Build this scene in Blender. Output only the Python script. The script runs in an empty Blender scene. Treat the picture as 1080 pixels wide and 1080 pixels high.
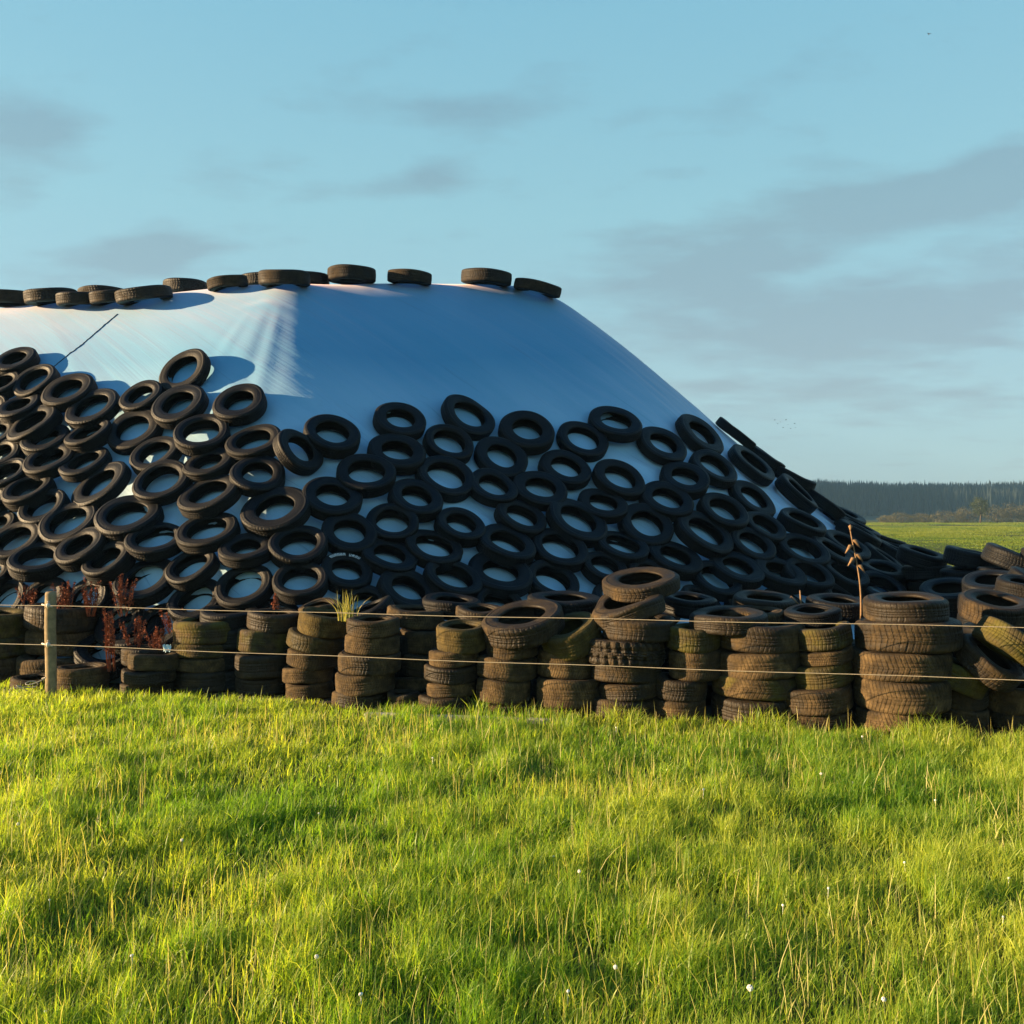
import bpy, math, random
import numpy as np
from mathutils import Vector, Matrix

# ------------------------------------------------------------------ basics
rng = np.random.default_rng(11)
random.seed(5)
SC = bpy.context.scene
COL = SC.collection
R = math.radians
F_PX = 1000.0            # focal length in pixels of a 1080 px frame
CAM_H = 1.65
HOR = 545.0

def at(px, py, d):
    """point seen at pixel (px,py) at depth d"""
    return np.array([(px - 540.0) / F_PX * d, d, CAM_H - (py - HOR) / F_PX * d])

def proj(p):
    return np.array([540 + F_PX * p[0] / p[1], HOR - F_PX * (p[2] - CAM_H) / p[1]])

def np_mesh(name, verts, quads=None, tris=None, smooth=True, uvs=None, attrs=None):
    """mesh from numpy arrays; uvs per vertex, attrs = {name: per-vertex floats}"""
    me = bpy.data.meshes.new(name)
    verts = np.asarray(verts, dtype=np.float32)
    nq = 0 if quads is None else len(quads)
    nt = 0 if tris is None else len(tris)
    me.vertices.add(len(verts))
    me.vertices.foreach_set('co', verts.ravel())
    loops = []
    starts = []
    if nq:
        q = np.asarray(quads, dtype=np.int32)
        loops.append(q.ravel()); starts.append(np.arange(nq, dtype=np.int32) * 4)
    if nt:
        t = np.asarray(tris, dtype=np.int32)
        loops.append(t.ravel()); starts.append(nq * 4 + np.arange(nt, dtype=np.int32) * 3)
    loops = np.concatenate(loops); starts = np.concatenate(starts)
    me.loops.add(len(loops))
    me.loops.foreach_set('vertex_index', loops)
    me.polygons.add(nq + nt)
    me.polygons.foreach_set('loop_start', starts)
    me.update(calc_edges=True)
    me.polygons.foreach_set('use_smooth', np.full(nq + nt, smooth, dtype=bool))
    if uvs is not None:
        lay = me.uv_layers.new(name='UVMap')
        lay.data.foreach_set('uv', np.asarray(uvs, dtype=np.float32)[loops].ravel())
    if attrs:
        for k, v in attrs.items():
            a = me.attributes.new(k, 'FLOAT', 'POINT')
            a.data.foreach_set('value', np.asarray(v, dtype=np.float32))
    me.update()
    return me

class MB:
    """collects tubes, boxes and loose faces into one mesh"""
    def __init__(s):
        s.v = []; s.q = []; s.t = []; s.n = 0
    def add(s, v, q=(), t=()):
        v = np.asarray(v, float)
        s.v.append(v)
        s.q += [[a + s.n for a in f] for f in q]
        s.t += [[a + s.n for a in f] for f in t]
        s.n += len(v)
    def tube(s, pts, rad, seg=8, cap=True):
        pts = [np.asarray(p, float) for p in pts]
        if not hasattr(rad, '__len__'): rad = [rad] * len(pts)
        V = []; Q = []; T = []
        for i, p in enumerate(pts):
            a = pts[max(i - 1, 0)]; b = pts[min(i + 1, len(pts) - 1)]
            d = (b - a) / (np.linalg.norm(b - a) + 1e-9)
            ref = np.array([0, 0, 1.]) if abs(d[2]) < .9 else np.array([1., 0, 0])
            u = np.cross(d, ref); u /= np.linalg.norm(u); w = np.cross(d, u)
            for k in range(seg):
                an = 2 * math.pi * k / seg
                V.append(p + rad[i] * (math.cos(an) * u + math.sin(an) * w))
        for i in range(len(pts) - 1):
            for k in range(seg):
                k2 = (k + 1) % seg
                Q.append([i * seg + k, i * seg + k2, (i + 1) * seg + k2, (i + 1) * seg + k])
        if cap:
            V.append(pts[0]); V.append(pts[-1]); c0 = len(V) - 2; c1 = len(V) - 1
            for k in range(seg):
                k2 = (k + 1) % seg
                T.append([k2, k, c0]); T.append([(len(pts) - 1) * seg + k, (len(pts) - 1) * seg + k2, c1])
        s.add(V, Q, T)
    def box(s, c, h, rot=None):
        c = np.asarray(c, float)
        V = np.array([[x, y, z] for x in (-1, 1) for y in (-1, 1) for z in (-1, 1)], float) * np.asarray(h, float)
        if rot is not None: V = V @ np.asarray(rot).T
        s.add(V + c, [[0, 1, 3, 2], [4, 6, 7, 5], [0, 4, 5, 1], [2, 3, 7, 6], [0, 2, 6, 4], [1, 5, 7, 3]])
    def blob(s, c, r, seg=10, rings=6, jit=0.0):
        c = np.asarray(c, float); r = np.asarray(r, float) * np.ones(3)
        V = [c + r * np.array([0, 0, 1])]
        for i in range(1, rings):
            ph = math.pi * i / rings
            for k in range(seg):
                th = 2 * math.pi * k / seg
                V.append(c + r * (1 + jit * random.uniform(-1, 1)) * np.array([math.sin(ph) * math.cos(th), math.sin(ph) * math.sin(th), math.cos(ph)]))
        V.append(c - r * np.array([0, 0, 1]))
        T = [[0, 1 + k, 1 + (k + 1) % seg] for k in range(seg)]
        Q = []
        for i in range(rings - 2):
            for k in range(seg):
                a = 1 + i * seg + k; b = 1 + i * seg + (k + 1) % seg
                Q.append([a, a + seg, b + seg, b])
        e = len(V) - 1; o = 1 + (rings - 2) * seg
        T += [[e, o + (k + 1) % seg, o + k] for k in range(seg)]
        s.add(V, Q, T)
    def build(s, name, mat, parent=None, smooth=True):
        V = np.concatenate(s.v)
        if parent is not None:
            V = V - np.array(parent.location)
        me = np_mesh(name, V, s.q or None, s.t or None, smooth)
        return link(name, me, mat, parent)

def link(name, me, mat, parent=None):
    o = bpy.data.objects.new(name, me)
    if mat: me.materials.append(mat)
    COL.objects.link(o)
    if parent: o.parent = parent
    return o

def tag(o, label=None, cat=None, group=None, kind=None):
    if label: o['label'] = label
    if cat: o['category'] = cat
    if group: o['group'] = group
    if kind: o['kind'] = kind
    return o

def empty(name, loc):
    o = bpy.data.objects.new(name, None); COL.objects.link(o)
    o.location = [float(c) for c in loc]; o.empty_display_size = .1
    return o

# ------------------------------------------------------------------ materials
class NT:
    def __init__(s, name):
        s.m = bpy.data.materials.new(name); s.m.use_nodes = True
        s.t = s.m.node_tree; s.t.nodes.clear()
        s.out = s.n('ShaderNodeOutputMaterial')
    def n(s, typ, **kw):
        nd = s.t.nodes.new(typ)
        for k, v in kw.items():
            if k.startswith('i_'):
                nd.inputs[k[2:].replace('_', ' ')].default_value = v
            else: setattr(nd, k, v)
        return nd
    def l(s, a, b): s.t.links.new(a, b)
    def math(s, op, a, b=None, clamp=False):
        nd = s.n('ShaderNodeMath', operation=op); nd.use_clamp = clamp
        for i, x in enumerate((a, b)):
            if x is None: continue
            if isinstance(x, (int, float)): nd.inputs[i].default_value = x
            else: s.l(x, nd.inputs[i])
        return nd.outputs[0]
    def mix(s, fac, a, b, blend='MIX'):
        nd = s.n('ShaderNodeMix', data_type='RGBA', blend_type=blend)
        for sock, x in ((nd.inputs[0], fac), (nd.inputs[6], a), (nd.inputs[7], b)):
            if isinstance(x, (int, float)): sock.default_value = x
            elif isinstance(x, tuple): sock.default_value = (*x, 1) if len(x) == 3 else x
            else: s.l(x, sock)
        return nd.outputs[2]
    def noise(s, vec, scale, detail=4, rough=.55):
        nd = s.n('ShaderNodeTexNoise'); nd.inputs['Scale'].default_value = scale
        nd.inputs['Detail'].default_value = detail; nd.inputs['Roughness'].default_value = rough
        if vec is not None: s.l(vec, nd.inputs['Vector'])
        return nd.outputs[0]
    def ramp(s, x, lo, hi, a=0., b=1.):
        nd = s.n('ShaderNodeMapRange'); nd.clamp = True
        s.l(x, nd.inputs[0])
        for i, v in enumerate((lo, hi, a, b)): nd.inputs[i + 1].default_value = v
        return nd.outputs[0]
    def bsdf(s, col, rough=.8, spec=.5, bump=None, bstr=.3, bdist=.01):
        b = s.n('ShaderNodeBsdfPrincipled')
        for nm, x in (('Base Color', col), ('Roughness', rough), ('Specular IOR Level', spec)):
            if isinstance(x, (int, float)): b.inputs[nm].default_value = x
            elif isinstance(x, tuple): b.inputs[nm].default_value = (*x, 1)
            else: s.l(x, b.inputs[nm])
        if bump is not None:
            bp = s.n('ShaderNodeBump'); bp.inputs['Strength'].default_value = bstr
            bp.inputs['Distance'].default_value = bdist
            s.l(bump, bp.inputs['Height']); s.l(bp.outputs[0], b.inputs['Normal'])
        s.l(b.outputs[0], s.out.inputs[0])
        return b

def simple(name, col, rough=.8, var=.25, scale=30, spec=.3, bstr=.2):
    k = NT(name)
    co = k.n('ShaderNodeTexCoord').outputs['Object']
    nz = k.noise(co, scale)
    c = k.mix(k.ramp(nz, .3, .7), tuple(x * (1 - var) for x in col), tuple(min(1, x * (1 + var)) for x in col))
    k.bsdf(c, rough, spec, nz, bstr)
    return k.m

def rubber(name, black, dirt, dirt_lo, dirt_hi, moss=0.0, ribs=1.0, dust=.5):
    k = NT(name)
    tc = k.n('ShaderNodeTexCoord'); ob = tc.outputs['Object']
    info = k.n('ShaderNodeObjectInfo'); rnd = info.outputs['Random']
    off = k.n('ShaderNodeVectorMath', operation='ADD'); k.l(ob, off.inputs[0])
    sc = k.n('ShaderNodeVectorMath', operation='SCALE'); sc.inputs[0].default_value = (31, 17, 23); k.l(rnd, sc.inputs['Scale'])
    k.l(sc.outputs[0], off.inputs[1]); v = off.outputs[0]
    big = k.noise(v, 4.5, 4); fine = k.noise(v, 60, 3)
    tread = k.n('ShaderNodeAttribute', attribute_name='tread').outputs['Fac']
    amt = k.math('ADD', k.ramp(big, .35, .68), k.math('MULTIPLY', k.math('SUBTRACT', rnd, .5), .9), True)
    amt = k.ramp(amt, 0, 1, dirt_lo, dirt_hi)
    amt = k.math('MULTIPLY', amt, k.ramp(fine, .25, .65, .55, 1.0))
    amt = k.math('MULTIPLY', amt, k.ramp(tread, 0, 1, .55, 1.0))
    d2 = k.mix(k.ramp(k.noise(v, 13, 3), .35, .65), dirt, tuple(c * .38 for c in dirt))
    col = k.mix(amt, black, d2)
    if moss > 0:
        r2 = k.math('FRACT', k.math('MULTIPLY', rnd, 7.31))
        mm = k.math('MULTIPLY', k.ramp(k.noise(v, 6, 5), .42, .62), k.ramp(r2, 1 - moss, 1 - moss * .4))
        col = k.mix(k.math('MULTIPLY', mm, .55), col, (.100, .090, .012))
    uv = k.n('ShaderNodeUVMap').outputs[0]
    sep = k.n('ShaderNodeSeparateXYZ'); k.l(uv, sep.inputs[0])
    n_lug = k.math('ADD', 46, k.math('ROUND', k.math('MULTIPLY', rnd, 26)))
    skew = k.math('MULTIPLY', k.math('ABSOLUTE', sep.outputs[1]), k.math('ADD', .8, k.math('MULTIPLY', rnd, 2.2)))
    lug = k.math('SINE', k.math('ADD', k.math('MULTIPLY', k.math('MULTIPLY', sep.outputs[0], n_lug), 6.28318), k.math('MULTIPLY', skew, 6)))
    lug = k.ramp(lug, .25, .75); wear = k.math('MULTIPLY', k.ramp(k.noise(v, 8, 3), .36, .6), k.ramp(k.math('FRACT', k.math('MULTIPLY', rnd, 3.77)), .15, .7, .3, 1.0)); lug = k.math('MULTIPLY', lug, wear)
    hgt = k.math('MULTIPLY', k.math('MULTIPLY', lug, tread), -ribs)
    hgt = k.math('ADD', hgt, k.math('MULTIPLY', fine, .5))
    col = k.mix(k.math('MULTIPLY', k.math('MULTIPLY', lug, tread), .30 * ribs), col, tuple(c * .7 for c in black))
    k.bsdf(col, k.ramp(amt, 0, .5, .50, .95), .22, hgt, .6, .018)
    return k.m

M = {}
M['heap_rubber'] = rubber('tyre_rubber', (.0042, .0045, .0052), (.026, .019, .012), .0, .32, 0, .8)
M['pile_rubber'] = rubber('shadow_darkened_rubber', (.0055, .006, .007), (.012, .010, .008), .0, .2, 0, .8)  # near-black: the heap's shadow on the pile, put into the rubber colour
M['ridge_rubber'] = rubber('ridge_tyre_rubber', (.016, .0135, .0125), (.085, .060, .034), .05, .7, 0, .7)
M['stack_rubber'] = rubber('weathered_tyre_rubber', (.014, .011, .008), (.138, .092, .043), .10, 1.0, .10, 1.3)
M['moss_rubber'] = rubber('mossy_tyre_rubber', (.024, .020, .008), (.140, .100, .034), .2, 1.0, .8, 1.2)
M['white_letter'] = simple('white_sidewall_letter', (.62, .62, .60), .6)

def tarp_material():
    k = NT('silage_tarp')
    uv = k.n('ShaderNodeUVMap').outputs[0]
    m1 = k.n('ShaderNodeMapping'); m1.inputs['Scale'].default_value = (7, .55, 1); k.l(uv, m1.inputs[0])
    m2 = k.n('ShaderNodeMapping'); m2.inputs['Scale'].default_value = (22, 1.2, 1); m2.inputs['Rotation'].default_value = (0, 0, .25); k.l(uv, m2.inputs[0])
    m3 = k.n('ShaderNodeMapping'); m3.inputs['Scale'].default_value = (1.2, .8, 1); k.l(uv, m3.inputs[0])
    a = k.noise(m1.outputs[0], 1.0, 3); b = k.noise(m2.outputs[0], 1.0, 4); c = k.noise(m3.outputs[0], 1.0, 5)
    h = k.math('ADD', k.math('MULTIPLY', a, 1.0), k.math('MULTIPLY', b, .35))
    fine = k.noise(uv, 9, 6, .7)
    col = k.mix(k.ramp(c, .3, .7), (.066, .305, .505), (.090, .335, .535))
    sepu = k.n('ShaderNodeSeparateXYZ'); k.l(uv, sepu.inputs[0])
    low = k.math('MULTIPLY', k.ramp(sepu.outputs[1], 1.7, 3.0), k.ramp(c, .25, .6, .6, 1.0))       # paler down the slope: the brighter light there, painted into the colour
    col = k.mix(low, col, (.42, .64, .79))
    streak = k.ramp(b, .62, .72)
    col = k.mix(k.math('MULTIPLY', streak, .45), col, (.06, .21, .34))
    col = k.mix(k.ramp(a, .60, .74, 0, .35), col, (.22, .44, .58))
    col = k.mix(k.ramp(fine, .60, .78, 0, .28), col, (.10, .20, .28))
    b_ = k.bsdf(col, k.ramp(c, .3, .7, .42, .58), .32, h, .30, .03)
    b_.inputs['Sheen Weight'].default_value = .50; b_.inputs['Sheen Roughness'].default_value = .45; b_.inputs['Sheen Tint'].default_value = (1, .72, .70, 1)
    return k.m
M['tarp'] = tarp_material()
M['seam'] = simple('dark_seam', (.03, .035, .04), .7)
M['wood'] = simple('weathered_post_wood', (.24, .18, .10), .85, .3, 18)
M['wire'] = simple('fence_wire', (.42, .35, .25), .55, .1, 60)
M['insulator'] = simple('insulator_plastic', (.55, .50, .42), .5)
M['scrap'] = simple('plastic_scrap', (.55, .70, .82), .4)
M['twine'] = simple('baling_twine', (.34, .31, .26), .8)
M['board'] = simple('pale_edging', (.42, .38, .31), .9, .2, 12)
M['dock'] = simple('dried_dock', (.20, .055, .022), .9, .5, 25)
M['dry_stalk'] = simple('dry_stalk', (.22, .135, .07), .9, .3, 40)
M['seed_white'] = simple('dandelion_seed', (.80, .79, .74), .9, .05)
M['bird'] = simple('bird_feather', (.03, .03, .035), .8)
M['bark'] = simple('bark', (.08, .06, .04), .9)

def leafy(name, c0, c1, trans=.35, rough=.6):
    k = NT(name)
    at_ = k.n('ShaderNodeAttribute', attribute_name='hue').outputs['Fac']
    col = k.mix(at_, c0, c1)
    b = k.n('ShaderNodeBsdfPrincipled'); k.l(col, b.inputs['Base Color'])
    b.inputs['Roughness'].default_value = rough; b.inputs['Specular IOR Level'].default_value = .4
    tr = k.n('ShaderNodeBsdfTranslucent')
    tcol = k.mix(1.0, col, (1.9, 1.85, .75), 'MULTIPLY'); k.l(tcol, tr.inputs[0])
    mx = k.n('ShaderNodeMixShader'); mx.inputs[0].default_value = trans
    k.l(b.outputs[0], mx.inputs[1]); k.l(tr.outputs[0], mx.inputs[2]); k.l(mx.outputs[0], k.out.inputs[0])
    return k.m
M['grass'] = leafy('meadow_grass', (.120, .240, .020), (.385, .430, .066), .52, .45)
M['far_grass'] = leafy('far_meadow_grass', (.078, .145, .014), (.170, .205, .030), .42)
M['straw'] = leafy('seeding_grass_straw', (.36, .33, .10), (.56, .50, .22), .35)
M['tuft'] = leafy('tuft_grass', (.13, .17, .04), (.33, .30, .12), .35)
M['shrub'] = leafy('dry_shrub_leaves', (.060, .064, .032), (.100, .090, .050), .2)
M['tree_leaf'] = leafy('tree_leaves', (.035, .050, .018), (.060, .075, .028), .2)
M['conifer'] = leafy('conifer_needles', (.006, .014, .014), (.010, .019, .018), .0, .9)

def ground_material():
    k = NT('meadow_ground')
    co = k.n('ShaderNodeTexCoord').outputs['Object']
    nz = k.noise(co, 1.3, 6); n2 = k.noise(co, .03, 4)
    col = k.mix(k.ramp(nz, .35, .65), (.040, .058, .012), (.065, .072, .020))
    col = k.mix(k.ramp(n2, .4, .6, 0, .4), col, (.10, .11, .025))
    k.bsdf(col, .95, .1, nz, .6, .1)
    return k.m
M['ground'] = ground_material()
M['soil'] = simple('bare_soil', (.045, .036, .024), .95, .4, 5)
M['hill'] = simple('hill_ground', (.035, .050, .028), .95, .3, .05)

# ------------------------------------------------------------------ the heap surface
N1 = np.array([-2.97, 12.9]); uF = np.array([.90, .436]); uF /= np.linalg.norm(uF)
N2 = N1 + uF * 3.35
uL = np.array([-4.6, 1.15]); uL /= np.linalg.norm(uL)
N5 = N1 + uL * 11.0
bk = np.array([-.30, .95])
N3 = N2 + bk * 7; N4 = N5 + np.array([.2, .95]) * 6
POLY = np.array([N1, N2, N3, N4, N5])
KR = .84
_gs = np.array([0, .25, .6, 1.0, 1.5, 2.1, 2.8, 3.4, 3.9, 4.4, 5.0, 5.6, 6.4, 8.0, 40.])
_gg = np.array([0, .045, .22, .54, 1.00, 1.64, 2.43, 3.06, 3.58, 4.02, 4.46, 4.85, 5.3, 6.2, 30.])
_sl = np.gradient(_gg, _gs)
def gprof(s):
    """smooth (Hermite) drop below the crown at distance s"""
    i = np.clip(np.searchsorted(_gs, s, side='right') - 1, 0, len(_gs) - 2)
    h = _gs[i + 1] - _gs[i]; t = np.clip((s - _gs[i]) / h, 0, 1)
    return ((2 * t**3 - 3 * t**2 + 1) * _gg[i] + (t**3 - 2 * t**2 + t) * h * _sl[i]
            + (-2 * t**3 + 3 * t**2) * _gg[i + 1] + (t**3 - t**2) * h * _sl[i + 1])

def heap_s(x, y):
    """distance s beyond the crown polygon, arc coordinate u along its rim"""
    p = np.stack([x, y], -1)
    best = np.full(x.shape, 1e9); wbest = np.zeros(p.shape); ub = np.zeros(x.shape)
    inside = np.ones(x.shape, bool); acc = 0.
    n = len(POLY)
    for i in range(n):
        a = POLY[i]; b = POLY[(i + 1) % n]; e = b - a; L = np.linalg.norm(e); e = e / L
        r = p - a; t = np.clip(r @ e, 0, L); q = a + t[..., None] * e; w = p - q
        d = np.linalg.norm(w, axis=-1)
        nrm = np.array([e[1], -e[0]])
        inside &= (r @ nrm) < 0
        k = d < best
        best = np.where(k, d, best); wbest = np.where(k[..., None], w, wbest)
        ub = np.where(k, acc + t if i < n - 1 else t - L, ub); acc += L      # the last side counts backwards, so u runs on round the near corner
    uu = np.maximum(0, wbest @ uF)
    w2 = wbest - ((1 - KR + .022 * np.minimum(uu, 7.)) * uu)[..., None] * uF
    s = np.linalg.norm(w2, axis=-1)
    s = np.where(inside, 0., s)
    ang = np.arctan2(wbest[..., 1], wbest[..., 0])
    return s, ub + ang * np.maximum(s, .0) * .999, inside

SCL = 1.08
def foot_y(x):                # the line of the stacks' feet
    return 7.98 - .247 * np.asarray(x, float)
def heap_h(x, y, cutk=1.1):
    x = np.asarray(x, float) / SCL; y = np.asarray(y, float) / SCL
    s, u, ins = heap_s(x, y)
    s = s * (1 + .05 * np.clip((-2.2 - x) / 1.0, 0, 1) * np.clip((s - 1.2) / 1.5, 0, 1))
    crown = 4.83 + .13 * np.clip((x - N1[0]) * .43 + (y - N1[1]) * .9, 0, 2.2) * np.clip((x + 4.) / 2., 0, 1) - .022 * np.clip(-2.6 - x, 0, 5)
    z = CAM_H + SCL * (crown - gprof(s) - CAM_H)
    cut = np.maximum(0, foot_y(x * SCL) + 1.0 - y * SCL)
    return z - cutk * cut

def heap_n(x, y, e=.12):
    gx = (heap_h(x + e, y, .25) - heap_h(x - e, y, .25)) / (2 * e)
    gy = (heap_h(x, y + e, .25) - heap_h(x, y - e, .25)) / (2 * e)
    n = np.array([-float(gx), -float(gy), 1.]); return n / np.linalg.norm(n)

def raycast(px, py, lo=6.5, hi=21.):
    d = np.arange(lo, hi, .01)
    P = at(px, py, 1.0) - np.array([0, 0, CAM_H])
    X = P[0] * d; Y = d; Z = CAM_H + P[2] * d
    g = Z - np.maximum(heap_h(X, Y), 0.0)
    k = np.where(g < 0)[0]
    if len(k) == 0:                       # passes over the silhouette: take the closest approach
        i = int(np.argmin(g)); return np.array([X[i], Y[i], Z[i] - g[i]])
    i = k[0]
    return np.array([X[i], Y[i], Z[i]])

# ------------------------------------------------------------------ tyres
def tyre_mesh(D, t, bead=.56, segs=64, lugs=0, warp=0., oval=0., dent=0., groove=.0022, seed=0):
    """lathed tyre: hollow carcass, bulging sidewalls, grooved (or lugged) tread, axis = local Z"""
    r_ = np.random.default_rng(seed)
    Ro = D / 2; rb = Ro * bead; h = Ro - rb; w = t / 2
    P = []                                   # (r, z, tread flag)
    def a(r, z, f=0.): P.append((r, z, f))
    a(rb + .002, -w * .62); a(rb, -w * .78); a(rb + .008, -w * .90)      # bead
    a(rb + .022, -w * .91); a(rb + .20 * h, -w * .955); a(rb + .42 * h, -w * 1.0); a(rb + .58 * h, -w * .995)
    a(rb + .69 * h, -w * .975); a(rb + .70 * h, -w * .992); a(rb + .76 * h, -w * .985); a(rb + .77 * h, -w * .965)
    a(rb + .85 * h, -w * .935, .2); a(rb + .905 * h, -w * .885, .6); a(rb + .95 * h, -w * .81, 1); a(rb + .98 * h, -w * .72, 1)
    nh = len(P); g = groove
    zs = [(-.60, 0), (-.40, 0), (-.385, g), (-.325, g), (-.31, 0), (-.13, 0), (-.115, g), (-.055, g), (-.04, 0),
          (.04, 0), (.055, g), (.115, g), (.13, 0), (.31, 0), (.325, g), (.385, g), (.40, 0), (.60, 0)]
    for z, d in zs: a(Ro - d - .010 * z * z * Ro / .3, z * w, 1)
    n0 = len(P)
    for (r, z, f) in list(reversed(P[:nh])): a(r, -z, f)
    th = .012
    a(rb + .03, w * .80); a(rb + .35 * h, w * .93 - th); a(rb + .65 * h, w * .90 - th); a(Ro - .034, w * .60)
    a(Ro - .028, 0.0)
    a(Ro - .034, -w * .60); a(rb + .65 * h, -w * .90 + th); a(rb + .35 * h, -w * .93 + th); a(rb + .03, -w * .80)
    P = np.array(P); n = len(P)
    th_ = 2 * math.pi * np.arange(segs + 1) / segs
    r = np.repeat(P[None, :, 0], segs + 1, 0); z = np.repeat(P[None, :, 1], segs + 1, 0); f = np.repeat(P[None, :, 2], segs + 1, 0)
    A = np.repeat(th_[:, None], n, 1)
    if lugs:                                  # deep blocks
        ph = (A / (2 * math.pi) * lugs + .5 * np.sign(z) * .5 + z / t * .5) % 1.
        blk = ((ph < .42) & (np.abs(z) > .06 * t)).astype(float)
        r = r - np.where(f > .5, blk * .018, 0)
    p0, p1, p2 = r_.uniform(0, 6.28, 3)
    r = r * (1 + oval * np.cos(2 * (A - p0)))
    z = z + warp * np.cos(2 * (A - p1)) * (r / Ro)**2 + (0.004 * np.cos(3 * (A - p2)))
    if dent:                                  # a collapsed stretch of the sidewall
        k = np.exp(-((np.angle(np.exp(1j * (A - p2)))) / .55)**2)
        z = z - dent * k * (z > 0) * np.clip((r - rb) / h, 0, 1); r = r - dent * .7 * k * np.clip((r - rb) / h, 0, 1)
    V = np.stack([r * np.cos(A), r * np.sin(A), z], -1).reshape(-1, 3)
    uv = np.stack([A / (2 * math.pi), z / t], -1).reshape(-1, 2)
    i = np.arange(segs)[:, None]; j = np.arange(n)[None, :]; j2 = (j + 1) % n
    Q = np.stack([i * n + j, (i + 1) * n + j, (i + 1) * n + j2, i * n + j2], -1).reshape(-1, 4)
    return np_mesh('tyre', V, Q, None, True, uv, {'tread': f.reshape(-1)})

def place_tyre(c, nrm, D, t, mat, spin=None, **kw):
    seed = int(rng.integers(1 << 30))
    me = tyre_mesh(D, t, seed=seed, **kw)
    o = link('tyre', me, mat)
    nrm = Vector([float(x) for x in nrm]).normalized()
    q = Vector((0, 0, 1)).rotation_difference(nrm)
    sp = random.uniform(0, 6.28) if spin is None else spin
    m = q.to_matrix().to_4x4() @ Matrix.Rotation(sp, 4, 'Z')
    m.translation = Vector([float(x) for x in c])
    o.matrix_world = m
    return o

ORD = ['zeroth', 'first', 'second', 'third', 'fourth', 'fifth', 'sixth', 'seventh', 'eighth', 'ninth', 'tenth',
       'eleventh', 'twelfth', 'thirteenth', 'fourteenth', 'fifteenth', 'sixteenth', 'seventeenth', 'eighteenth']

# ---- the stacks along the fence.  (short phrase, y of the visible foot, [y bounds upward], [(px, width px, roll, pitch, look)])
# roll: + leans down to the right;  pitch: + opens toward the viewer
Y_, N_ = 'moss', 'stack'
STACKS = [
 ('mossy-topped stack at the photo border', [722, 695, 673, 647], [(-8, 74, 0, 0, N_), (-8, 74, 0, 0, N_), (-8, 76, 2, 0, 'mossmax')]),
 ('dark stack behind the wooden post', [721.5, 693, 667, 641], [(62, 80, 0, 0, N_), (66, 72, 0, 0, N_), (64, 72, 3, 0, N_)]),
 ('low stack right of the red dock', [738, 724, 710, 692.5], [(157, 54, 0, 0, N_), (157, 54, 0, 0, N_), (163, 52, 1, 0, N_)]),
 ('upright stack beside the low stack', [733, 710, 695, 680, 656], [(216, 70, 0, 0, N_), (216, 68, 0, 0, N_), (217, 69, 0, 0, N_), (218, 72, 0, 2, N_)]),
 ('stack below the brown dock spike', [736, 717, 692, 668, 648], [(279, 62, 0, 0, N_), (279, 64, 0, 0, N_), (282, 60, 1, 0, N_), (289, 56, 3, 2, N_)]),
 ('stack topped with grass', [742, 724, 708, 690, 672, 649], [(324, 50, 0, 0, N_), (325, 54, 0, 0, N_), (331, 54, 3, 0, N_), (335, 60, 12, 3, Y_), (343, 56, 7, 7, Y_)]),
 ('bulging stack beside the grassy one', [753, 736, 714, 693, 673, 655], [(377, 60, 0, 0, N_), (384, 63, 0, 0, N_), (389, 66, -1, 0, N_), (394, 58, 2, 0, N_), (395, 56, 2, 2, N_)]),
 ('slender recessed stack', [744, 731, 716, 692, 668], [(440, 52, 0, 0, N_), (444, 54, 0, 0, N_), (446, 54, 0, 0, N_), (446, 56, 0, 0, N_)]),
 ('stack beside the slender one', [757, 738, 723, 706, 689, 662], [(468, 55, 0, 0, N_), (473, 51, 0, 0, N_), (476, 57, 3, 0, N_), (479, 53, 0, 0, N_), (486, 55, 0, 5, Y_)]),
 ('stack under the big tilted open tyre', [759, 746, 721, 698, 674, 650], [(535, 55, 0, 0, N_), (532, 58, 4, 0, N_), (535, 64, 2, 0, N_), (539, 56, 0, 0, N_), (553, 88, -9, 14, N_)]),
 ('stack topped by a tipped tyre', [760, 750, 719, 690, 661], [(595, 60, 0, 0, N_), (598, 67, 0, 0, N_), (595, 62, 3, 0, N_), (601, 64, -17, 16, Y_)]),
 ('tallest stack', [763, 741, 723, 704, 677, 655], [(655, 68, 0, 0, N_), (661, 64, -3, 0, N_), (663, 74, 0, 0, N_), (660, 86, 1, 0, 'chunky'), (672, 76, 0, 2, N_)]),
 ('slim stack by the tallest', [766, 742, 720, 689, 664], [(716, 54, 0, 0, N_), (720, 55, 2, 0, N_), (731, 56, 0, 0, N_), (731, 58, 2, 0, Y_)]),
 ('broad stack of four wide tyres', [767, 739, 716, 688, 659], [(796, 92, 0, 0, N_), (795, 91, 0, 0, N_), (800, 89, 0, 0, N_), (804, 90, 0, 2, N_)]),
 ('crooked stack of tipped tyres', [774, 756, 729, 703, 688, 664], [(868, 68, 0, 0, N_), (863, 73, -8, 0, N_), (869, 63, -12, 0, Y_), (873, 54, -8, 0, N_), (871, 60, -11, 0, N_)]),
 ('widest stack with a flat top tyre', [777, 753, 719, 689, 657, 633], [(947, 84, 0, 0, N_), (950, 96, 0, 0, N_), (952, 102, 0, 0, N_), (955, 106, 0, 0, N_), (956, 86, 1, 3, N_)]),
 ('stack under two sprawling tyres', [776, 770, 752, 729], [(1014, 50, 0, 0, N_), (1014, 52, 0, 0, N_), (1014, 54, 0, 0, N_)]),
 ('short stack at the border', [777, 758, 729], [(1076, 70, 0, 0, N_), (1076, 72, 0, 0, N_)]),
]
STACK_GROUP = 'tyres stacked in a row along the fence'
stack_px = []
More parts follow.
